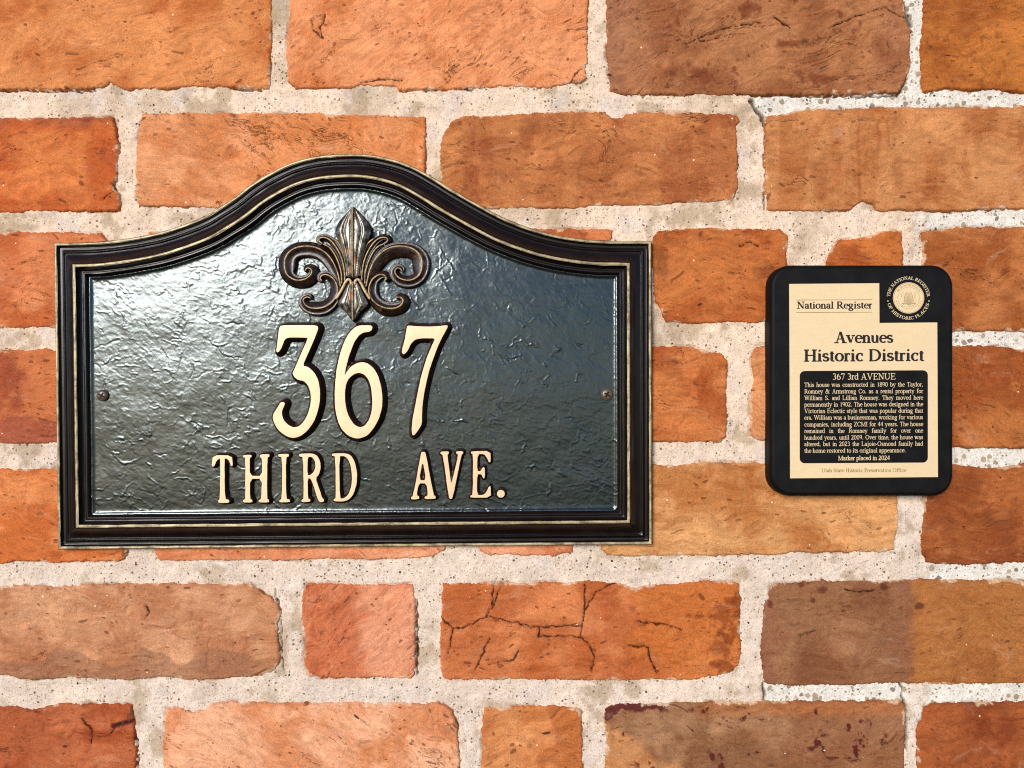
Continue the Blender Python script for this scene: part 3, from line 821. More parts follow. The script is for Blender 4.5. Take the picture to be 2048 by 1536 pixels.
Hh += .45 * np.exp(-(n_ / .035) ** 2) * sstep(0, .5, fbm(X, Y, 50, 523, 2))
n_ = fbm(X + fbm(X, Y, 10, 524, 2) * 5, Y + fbm(X, Y, 10, 525, 2) * 5, 20, 526, 3, .6, .2, 1.6)
Hh += .2 * np.exp(-(n_ / .09) ** 2) * sstep(-.2, .4, fbm(X, Y, 40, 527, 2))
Hh += 2.6 * np.exp(-np.maximum(-d, 0) / 2.2)
f, used = grid_faces(d < 3.5)
k = 1 - H0 / F
V = np.stack([((X - CX) * k * S).ravel()[used], (-(HP + Hh) * S).ravel()[used], ((CY - Y) * k * S).ravel()[used]], 1)
mesh_np('panel', V, f, sign, [M['panel']], True)

# ---- relief built from outlines
def iso_segments(D, gx, gy, lv):
    A = D - lv; A = np.where(A == 0, 1e-6, A)
    segs = []
    n, m = A.shape
    a = A[:-1, :-1]; b = A[:-1, 1:]; c = A[1:, 1:]; e = A[1:, :-1]
    act = ~(((a > 0) & (b > 0) & (c > 0) & (e > 0)) | ((a < 0) & (b < 0) & (c < 0) & (e < 0)))
    for r, q in zip(*np.where(act)):
        P = [(gx[q], gy[r], A[r, q]), (gx[q + 1], gy[r], A[r, q + 1]), (gx[q + 1], gy[r + 1], A[r + 1, q + 1]), (gx[q], gy[r + 1], A[r + 1, q])]
        pts = []
        for i in range(4):
            p, o = P[i], P[(i + 1) % 4]
            if (p[2] > 0) != (o[2] > 0):
                t = p[2] / (p[2] - o[2]); pts.append((p[0] + (o[0] - p[0]) * t, p[1] + (o[1] - p[1]) * t))
        for i in range(0, len(pts) - 1, 2):
            segs.append((pts[i], pts[i + 1]))
    return segs

def smooth_loop(P, it=1):
    P = [tuple(p) for p in P]
    for _ in range(it):
        o = []
        for a, b in zip(P, P[1:] + P[:1]):
            o.append((a[0] * .8 + b[0] * .2, a[1] * .8 + b[1] * .2)); o.append((a[0] * .2 + b[0] * .8, a[1] * .2 + b[1] * .8))
        P = o
    return P

def relief_letter(name, loops, parent, top_h, base_h, flare, step, label=None):
    loops = [smooth_loop(l) for l in loops]
    al = np.array([p for l in loops for p in l])
    x0, y0 = al.min(0) - flare - 3; x1, y1 = al.max(0) + flare + 3
    gx = np.arange(x0, x1, step); gy = np.arange(y0, y1, step)
    X, Y = np.meshgrid(gx, gy)
    D = poly_sdf(X, Y, loops) + fbm(X, Y, 14, 5, 2) * .25
    lv = [-0.9, 0.0, flare * .25, flare * .6, flare]
    hs = [top_h + .04, top_h, top_h - (top_h - base_h) * .12, top_h - (top_h - base_h) * .5, base_h]
    vs_, es = [], []
    for l_ in lv:
        for p, q in iso_segments(D, gx, gy, l_):
            es.append((len(vs_), len(vs_) + 1)); vs_ += [Vector(p), Vector(q)]
    ov, oe, of, _, _, _ = delaunay_2d_cdt(vs_, es, [], 0, 1e-3)
    P = np.array([(v.x, v.y) for v in ov])
    ix = np.clip(((P[:, 0] - gx[0]) / step), 0, len(gx) - 1.001); iy = np.clip(((P[:, 1] - gy[0]) / step), 0, len(gy) - 1.001)
    i0 = ix.astype(int); j0 = iy.astype(int); fx = ix - i0; fy = iy - j0
    dv = D[j0, i0] * (1 - fx) * (1 - fy) + D[j0, i0 + 1] * fx * (1 - fy) + D[j0 + 1, i0] * (1 - fx) * fy + D[j0 + 1, i0 + 1] * fx * fy
    hv = np.interp(dv, lv, hs)
    T = np.array([t for t in of if len(t) == 3])
    cen = P[T].mean(1)
    ix = np.clip(np.round((cen[:, 0] - gx[0]) / step).astype(int), 0, len(gx) - 1); iy = np.clip(np.round((cen[:, 1] - gy[0]) / step).astype(int), 0, len(gy) - 1)
    dc = dv[T].mean(1); dcent = D[iy, ix]
    k = 1 - top_h / F
    V = np.stack([(P[:, 0] - CX) * k * S, -hv * S, (CY - P[:, 1]) * k * S], 1)
    a, b, c = V[T[:, 0]], V[T[:, 1]], V[T[:, 2]]
    nrm = np.cross(b - a, c - a)[:, 1]
    T = np.where((nrm > 0)[:, None], T[:, ::-1], T)
    allz = (np.abs(dv[T]).max(1) < .05)
    face = ((dc < -0.02) | (allz & (dcent < 0)))
    outm = ~face & (dv[T].max(1) <= flare + .05) & (dcent < flare - .0) & ~((dv[T].min(1) > flare - .1) & (dcent > flare - 1.0))
    def sub(sel, nm, mat, par):
        t = T[sel]; u = np.unique(t); rm = np.zeros(len(V), int); rm[u] = np.arange(len(u))
        return mesh_np(nm, V[u], rm[t], par, [mat], nm != 'gilt_face')
    body = sub(outm, name, M['side'], parent)
    if label: body['label'] = label
    sub(face, 'gilt_face', M['gold'], body)
    return body

def Z(pts, ox, oy, k):
    return [(ox + x / k, oy + y / k) for x, y in pts]
K3 = 2048 / 420.0
n3 = [(200, 150), (380, 147), (555, 150), (568, 172), (560, 205), (535, 265), (475, 410), (415, 545), (470, 555), (530, 610), (570, 690), (586, 800), (580, 900), (560, 1000), (520, 1100), (460, 1180), (390, 1232), (330, 1249), (270, 1238), (200, 1192), (150, 1130), (124, 1060), (130, 1010), (172, 950), (196, 905), (215, 896), (240, 902), (241, 922), (213, 985), (215, 1030), (235, 1080), (280, 1125), (330, 1147), (380, 1135), (430, 1085), (470, 1010), (492, 920), (497, 850), (490, 790), (465, 730), (425, 690), (375, 685), (335, 655), (316, 615), (330, 588), (400, 430), (466, 280), (460, 269), (300, 266), (255, 275), (235, 300), (215, 360), (190, 402), (170, 416), (157, 402), (165, 350), (185, 180)]
n6 = [(1060, 148), (1088, 152), (1098, 170), (1090, 195), (1068, 211), (1010, 217), (960, 250), (910, 330), (870, 440), (840, 545), (822, 645), (850, 600), (890, 550), (950, 516), (1010, 509), (1060, 525), (1110, 570), (1150, 640), (1180, 740), (1195, 850), (1188, 960), (1160, 1060), (1110, 1150), (1050, 1222), (980, 1251), (930, 1252), (860, 1226), (800, 1170), (760, 1090), (735, 980), (727, 850), (732, 720), (750, 560), (780, 430), (820, 310), (870, 220), (930, 165), (980, 150)]
n6h = [(829, 800), (838, 720), (870, 660), (920, 622), (970, 611), (1020, 630), (1060, 680), (1085, 760), (1098, 880), (1090, 980), (1065, 1070), (1020, 1130), (970, 1146), (920, 1120), (870, 1050), (840, 960), (828, 880)]
n7 = [(1437, 149), (1520, 158), (1640, 162), (1740, 158), (1825, 147), (1833, 163), (1790, 240), (1740, 340), (1700, 440), (1650, 590), (1610, 760), (1585, 920), (1579, 1010), (1580, 1108), (1540, 1178), (1500, 1226), (1484, 1215), (1480, 1170), (1490, 1050), (1520, 900), (1550, 740), (1590, 580), (1640, 430), (1690, 320), (1706, 286), (1690, 275), (1560, 275), (1510, 290), (1470, 330), (1440, 395), (1410, 428), (1395, 432), (1385, 412), (1390, 370), (1415, 280), (1428, 190)]
TOPN = HP + 20
for lp in ([n3], [n6, n6h], [n7]):
    relief_letter('numeral', [Z(l, 520, 620, K3) for l in lp], sign, TOPN, HP - 1.2, 9.0, 1.0)
LT = dict(
    T=[[(82, 130), (203, 130), (210, 190), (205, 201), (197, 195), (185, 160), (162, 148), (156, 154), (158, 408), (186, 416), (187, 433), (117, 435), (117, 418), (128, 410), (130, 156), (124, 150), (105, 165), (92, 200), (80, 203), (74, 195)]],
    H=[[(275, 128), (330, 126), (330, 142), (318, 146), (318, 262), (398, 262), (397, 146), (384, 142), (384, 125), (444, 123), (444, 138), (430, 144), (428, 410), (440, 414), (440, 431), (375, 432), (375, 416), (392, 410), (397, 280), (320, 280), (320, 410), (334, 415), (334, 431), (275, 432), (275, 416), (290, 410), (290, 146), (275, 143)]],
    I=[[(500, 122), (568, 121), (568, 137), (550, 143), (550, 408), (576, 414), (576, 430), (508, 432), (508, 416), (524, 410), (526, 143), (500, 138)]],
    R=[[(635, 120), (720, 118), (750, 132), (769, 170), (772, 210), (762, 250), (740, 278), (765, 350), (782, 403), (794, 411), (792, 428), (765, 430), (750, 402), (720, 305), (705, 277), (690, 277), (690, 405), (706, 412), (706, 428), (650, 430), (650, 414), (664, 407), (661, 142), (635, 136)], [(688, 140), (715, 140), (735, 165), (739, 205), (727, 238), (705, 258), (688, 258)]],
    D=[[(843, 118), (930, 116), (965, 130), (990, 170), (1005, 240), (1003, 310), (985, 375), (950, 415), (915, 425), (855, 424), (855, 409), (870, 404), (866, 137), (845, 134)], [(890, 136), (925, 136), (948, 155), (966, 200), (973, 270), (968, 330), (948, 385), (920, 407), (894, 407)]],
    A=[[(1416, 108), (1440, 108), (1447, 130), (1495, 385), (1508, 393), (1508, 408), (1438, 410), (1438, 395), (1459, 388), (1450, 309), (1400, 309), (1386, 385), (1403, 393), (1403, 410), (1352, 412), (1352, 398), (1365, 388), (1411, 140)], [(1425, 160), (1447, 290), (1402, 290)]],
    V=[[(1540, 106), (1592, 105), (1592, 120), (1582, 126), (1607, 310), (1613, 300), (1654, 126), (1640, 119), (1640, 104), (1684, 105), (1684, 119), (1673, 126), (1617, 404), (1604, 411), (1592, 402), (1556, 128), (1540, 121)]],
    E=[[(1735, 104), (1858, 102), (1861, 170), (1850, 178), (1838, 150), (1820, 122), (1776, 122), (1774, 231), (1796, 231), (1806, 210), (1818, 205), (1823, 215), (1823, 272), (1813, 280), (1803, 252), (1774, 250), (1772, 384), (1815, 384), (1835, 362), (1848, 330), (1861, 325), (1862, 400), (1730, 402), (1730, 388), (1746, 382), (1748, 124), (1735, 119)]],
)
for ch in 'THIRDAVE':
    relief_letter('letter', [Z(l, 400, 870, 3.2) for l in LT[ch]], sign, HP + 13, HP - 1.2, 5.4, 0.8)
dot = [(1926 + 25 * math.cos(a * math.pi / 8), 376 + 25 * math.sin(a * math.pi / 8)) for a in range(16)]
relief_letter('full_stop', [Z(dot, 400, 870, 3.2)], sign, HP + 12, HP - 1.2, 5.4, 0.8)

# ---- fleur-de-lis
flr = bpy.data.objects.new('fleur_de_lis', None); COL.objects.link(flr); flr.parent = sign
flr.empty_display_size = .01
fl_c = Vector(W(706.8, 640, 30, HP))
flr.location = fl_c - Vector(sign.location)
flr['label'] = 'raised bronze fleur-de-lis ornament with gold-lined scrolls'
HF = HP + 16
AX = 905.0
def fz(x, y): return 530 + x / 5.12, 380 + y / 5.12
def scroll(name, nodes, mirror, lift=0.0, gw=1.3, ridge=6.0, goldmat='line', bodymat='scroll', bright=False):
    N = catmull(nodes, 9.0)
    P = np.array([fz(2 * AX - n[0] if mirror else n[0], n[1]) for n in N])
    wl_ = N[:, 2] / 5.12; wr = N[:, 3] / 5.12
    tg = np.gradient(P, axis=0); tg /= np.linalg.norm(tg, axis=1)[:, None]
    nm = np.stack([tg[:, 1], -tg[:, 0]], 1)       # left of travel, y down
    if mirror: wl_, wr = wr, wl_
    n = len(P)
    e = np.minimum(1, np.minimum(np.arange(n) / 3.0 + .35, (n - 1 - np.arange(n)) / 3.0 + .25))
    wl_ = wl_ * e; wr = wr * e
    base = HP - 1.5
    cr = HF + lift
    # offsets across the band: left edge ... groove ... right edge
    def ring(fr, h): return fr, h
    offs = []
    g = gw * np.minimum(1, np.minimum(wl_, wr) / 3.0 + .3)
    L = [(wl_ * 1.06, base), (wl_, cr - ridge - 2.5), (wl_ * .9, cr - ridge + 1.0), (wl_ * .72, cr - ridge + .4), (wl_ * .5, cr - ridge + .2), (np.maximum(wl_ * .26, g + .6), cr - 3.2), (g, cr - .2)]
    Cc = [(g, cr - .2), (g * .4, cr + .5), (-g * .4, cr + .5), (-g, cr - .2)]
    Rr = [(-g, cr - .2), (-np.maximum(wr * .3, g + .6), cr - 2.2), (-wr * .6, cr - ridge + 1.2), (-wr * .9, cr - ridge - 1.6), (-wr, cr - ridge - 4), (-wr * 1.06, base)]
    def build(rows, nm_, mat, par, cap=False):
        V = []; k = 1 - HF / F
        for o, h in rows:
            q = P + nm * (np.broadcast_to(o, (n,)))[:, None]
            hh = np.broadcast_to(np.asarray(h, float), (n,))
            V.append(np.stack([(q[:, 0] - CX) * k * S, -hh * S, (CY - q[:, 1]) * k * S], 1))
        V = np.concatenate(V); fs = []
        for j in range(len(rows) - 1):
            for i in range(n - 1):
                fs.append((j * n + i, j * n + i + 1, (j + 1) * n + i + 1, (j + 1) * n + i))
        fs = np.array(fs)
        fs = [tuple(r) for r in fs]
        if cap:
            m = len(rows)
            fs.append(tuple(j * n for j in range(m))); fs.append(tuple(j * n + n - 1 for j in range(m))[::-1])
        me_faces = fs
        return mesh_np(nm_, V, me_faces, par, [M[mat]], True)
    # body: both flanks plus the ground under the line
    body = build(L[:-1] + [(g, cr - .6), (-g, cr - .6)] + Rr[1:], name, bodymat, flr, True)
    build(Cc, 'gilt_line', goldmat, flr)
    return body
big = [(775, 990, 12, 14), (757, 900, 50, 20), (735, 820, 85, 22), (690, 725, 100, 25), (620, 642, 105, 38), (530, 592, 105, 50), (430, 575, 105, 55), (320, 592, 100, 62), (245, 640, 100, 70), (205, 712, 108, 78), (202, 790, 105, 76), (225, 862, 82, 72), (275, 905, 60, 74), (340, 925, 55, 74), (420, 908, 48, 78), (470, 865, 42, 72), (478, 825, 38, 66), (455, 800, 22, 52), (425, 806, 12, 46), (405, 838, 8, 30)]
leafc = [(590, 548, 18, 26), (560, 530, 14, 34), (556, 500, 14, 44), (600, 486, 22, 46), (660, 508, 34, 40), (720, 572, 36, 34), (770, 662, 32, 30), (803, 765, 26, 24), (818, 880, 20, 18), (815, 930, 14, 10)]
leafd = [(600, 555, 20, 20), (660, 588, 26, 24), (710, 652, 30, 26), (752, 742, 28, 24), (782, 850, 24, 20), (786, 960, 12, 12)]
leafe = [(700, 500, 18, 16), (760, 552, 22, 22), (800, 650, 22, 24), (828, 760, 20, 22), (838, 880, 14, 14)]
low = [(585, 930, 20, 24), (567, 905, 18, 45), (590, 873, 30, 52), (640, 870, 48, 42), (700, 908, 62, 22), (735, 968, 80, 22), (745, 1040, 88, 24), (720, 1110, 84, 40), (665, 1168, 78, 60), (590, 1205, 75, 74), (500, 1213, 76, 72), (430, 1190, 60, 66), (397, 1145, 36, 66), (402, 1112, 22, 56), (440, 1097, 14, 46), (468, 1112, 10, 32)]
strand = [(884, 972, 10, 10), (882, 940, 14, 14), (858, 918, 18, 20), (830, 945, 24, 22), (800, 1005, 24, 22), (765, 1065, 20, 20), (730, 1120, 14, 14)]
def flip(nd): return [(x, y, b, a) for x, y, a, b in nd]
for mir in (False, True):
    scroll('upper_scroll', [(x, y, a, b) for x, y, a, b in big], mir, 1.0)
    scroll('leaf_curl', flip(leafd), mir, 2.0)
    scroll('leaf_curl', flip(leafc), mir, 1.5)
    scroll('leaf_curl', flip(leafe), mir, .5)
    scroll('lower_scroll', flip(low), mir, 2.5)
    scroll('crossing_strand', strand, mir, 5.5, 2.6, 5.0)

def fluted(name, right, mirror_ok=True, ytop=0, ybot=0, hh=8, flutes=()):
    pts = [fz(x, y) for x, y in right]
    ax = fz(AX, 0)[0]
    loop = pts + [(2 * ax - x, y) for x, y in reversed(pts)]
    loop = smooth_loop(loop, 1)
    al = np.array(loop); x0, y0 = al.min(0) - 3; x1, y1 = al.max(0) + 3
    st = 0.8
    X, Y = np.meshgrid(np.arange(x0, x1, st), np.arange(y0, y1, st))
    D = poly_sdf(X, Y, [loop])
    s = -D
    row = np.zeros(X.shape[0])
    ins = s > 0
    wrow = np.array([max(1.5, (np.abs(X[r][ins[r]] - ax).max() if ins[r].any() else 1.5)) for r in range(X.shape[0])])
    u = np.abs(X - ax) / wrow[:, None]
    H = HF + 2.5 + hh * (1 - np.exp(-np.clip(s, 0, 99) / 7))
    H += 2.0 * np.exp(-((np.abs(X - ax)) / 1.7) ** 2)
    H -= 1.7 * np.exp(-((np.abs(X - ax) - 3.6) / 1.3) ** 2)
    for fu in flutes: H -= 2.4 * np.exp(-((u - fu) / .085) ** 2) * sstep(2, 7, s)
    H = np.where(s < 0.4, np.maximum(HP - 1, H - (0.4 - s) * 16), H)
    k = 1 - HF / F
    f, used = grid_faces(D < 1.6)
    V = np.stack([((X - CX) * k * S).ravel()[used], (-H * S).ravel()[used], ((CY - Y) * k * S).ravel()[used]], 1)
    fc = V[f].mean(1)
    cx = np.abs((X.ravel()[used])[f].mean(1) - ax); sm = (s.ravel()[used])[f].mean(1)
    mi = np.where(cx < 1.7, 1, 0); mi[sm < 1.2] = 2
    return mesh_np(name, V, f, flr, [M['patina'], M['line'], M['side']], True, matidx=mi)
fluted('centre_petal', [(905, 168), (945, 205), (1000, 265), (1060, 335), (1090, 395), (1092, 450), (1070, 500), (1045, 560), (1015, 640), (990, 730), (975, 830), (965, 900), (905, 905)], flutes=(.48,))
fluted('foot_leaf', [(905, 930), (950, 945), (985, 1000), (1015, 1070), (1055, 1140), (1065, 1172), (1040, 1205), (985, 1250), (935, 1320), (905, 1350)], flutes=(.42,), hh=6)

# ---- screws
def screw(px, py):
    base = HP + 1.0
    r = 12.0
    n = 24
    rings = [(r, 0), (r, 2.0), (r * .9, 4.0), (r * .68, 5.6), (r * .42, 6.4)]
    V = []; fs = []
    k = 1 - (base + 4) / F
    def p(x, y, h): V.append(((px + x - CX) * k * S, -(base + h) * S, (CY - py - y) * k * S)); return len(V) - 1
    ids = [[p(rr * math.cos(i * 2 * math.pi / n), rr * math.sin(i * 2 * math.pi / n), h) for i in range(n)] for rr, h in rings]
    for a, b in zip(ids[:-1], ids[1:]):
        for i in range(n):
            fs.append((a[i], a[(i + 1) % n], b[(i + 1) % n], b[i]))
    fs.append(tuple(ids[-1]))
    o = mesh_np('screw', np.array(V), fs, sign, [M['screw']], True)
    # cross recess
    V2 = []; f2 = []
    w, l = 1.7, 6.6
    for ang in (0.5, 0.5 + math.pi / 2):
        q = []
        for x, y, h in ((-l, -w, 6.2), (l, -w, 6.2), (l, w, 6.2), (-l, w, 6.2)):
            xx = x * math.cos(ang) - y * math.sin(ang); yy = x * math.sin(ang) + y * math.cos(ang)
            V2.append(((px + xx - CX) * k * S, -(base + 6.45 + .2 * ang) * S, (CY - py - yy) * k * S)); q.append(len(V2) - 1)
        f2.append(tuple(q))
    mesh_np('cross_slot', np.array(V2), f2, o, [M['board']], False)
screw(204, 791); screw(1214, 789)

# ------------------------------------------------------------------ historic marker
HM = 36.0
marker = thing('historic_marker', 'small black rounded board with gold National Register plate right of the house sign', 'plaque', W(1724, 992, HM, 0))
def rrect(x0, y0, x1, y1, r, n=10):
    o = []
    for cx, cy, a0 in ((x1 - r, y0 + r, -90), (x1 - r, y1 - r, 0), (x0 + r, y1 - r, 90), (x0 + r, y0 + r, 180)):
        for i in range(n + 1):
            a = math.radians(a0 + 90 * i / n); o.append((cx + r * math.cos(a), cy + r * math.sin(a)))
    return o
def stack(name, rings, mats, parent, matidx_fn=None, hp=HM, smooth=True):
    """rings: list of (points, height) from base to top, last capped"""
    n = len(rings[0][0]); V = []; fs = []; mi = []
    for pts, h in rings:
        V += [W(x, y, hp, h) for x, y in pts]
    for j in range(len(rings) - 1):
        for i in range(n):
            i2 = (i + 1) % n; fs.append((j * n + i, j * n + i2, (j + 1) * n + i2, (j + 1) * n + i)); mi.append(0 if j < len(rings) - 1 else 1)
    fs.append(tuple((len(rings) - 1) * n + i for i in range(n))); mi.append(len(mats) - 1)
    # clockwise on screen -> flip so the cap faces the camera
    fs = [f_[::-1] for f_ in fs]
    o = mesh_np(name, np.array(V), fs, parent, mats, smooth, matidx=mi)
    return o
def rr_in(d, r): return rrect(1541 + d, 529.5 + d, 1908.5 - d, 993 - d, r)
stack('board', [(rr_in(0, 42), .5), (rr_in(0, 42), HM - 9), (rr_in(.6, 42), HM - 6), (rr_in(3, 40), HM - 2.5), (rr_in(6.0, 37), HM - .5), (rr_in(8, 35), HM)], [M['boardside'], M['board']], marker, smooth=True)
for o in marker.children:
    o.data.polygons[len(o.data.polygons) - 1].use_smooth = False

def flat(name, pts, h, mat, parent, hp=HM, thick=1.0):
    n = len(pts)
    V = [W(x, y, hp, h) for x, y in pts] + [W(x, y, hp, h - thick) for x, y in pts]
    ar = sum(pts[i][0] * pts[(i + 1) % n][1] - pts[(i + 1) % n][0] * pts[i][1] for i in range(n))
    idx = list(range(n))
    fs = [tuple(idx[::-1]) if ar > 0 else tuple(idx)]
    for i in range(n):
        j = (i + 1) % n
        fs.append((i, j, n + j, n + i) if ar > 0 else (j, i, n + i, n + j))
    return mesh_np(name, np.array(V), fs, parent, [mat], False)
plate_pts = [(1578, 568), (1758, 566.5), (1758.5, 646), (1874, 645), (1875.5, 954), (1580, 956.5)]
plate = flat('gold_plate', plate_pts, HM + 1.0, M['brass'], marker)
inset = flat('text_panel', [(x, y + (1850 - x) * .006) for x, y in rrect(1599, 740.5, 1855, 925, 10, 5)], HM + 1.35, M['board'], plate, thick=.3)

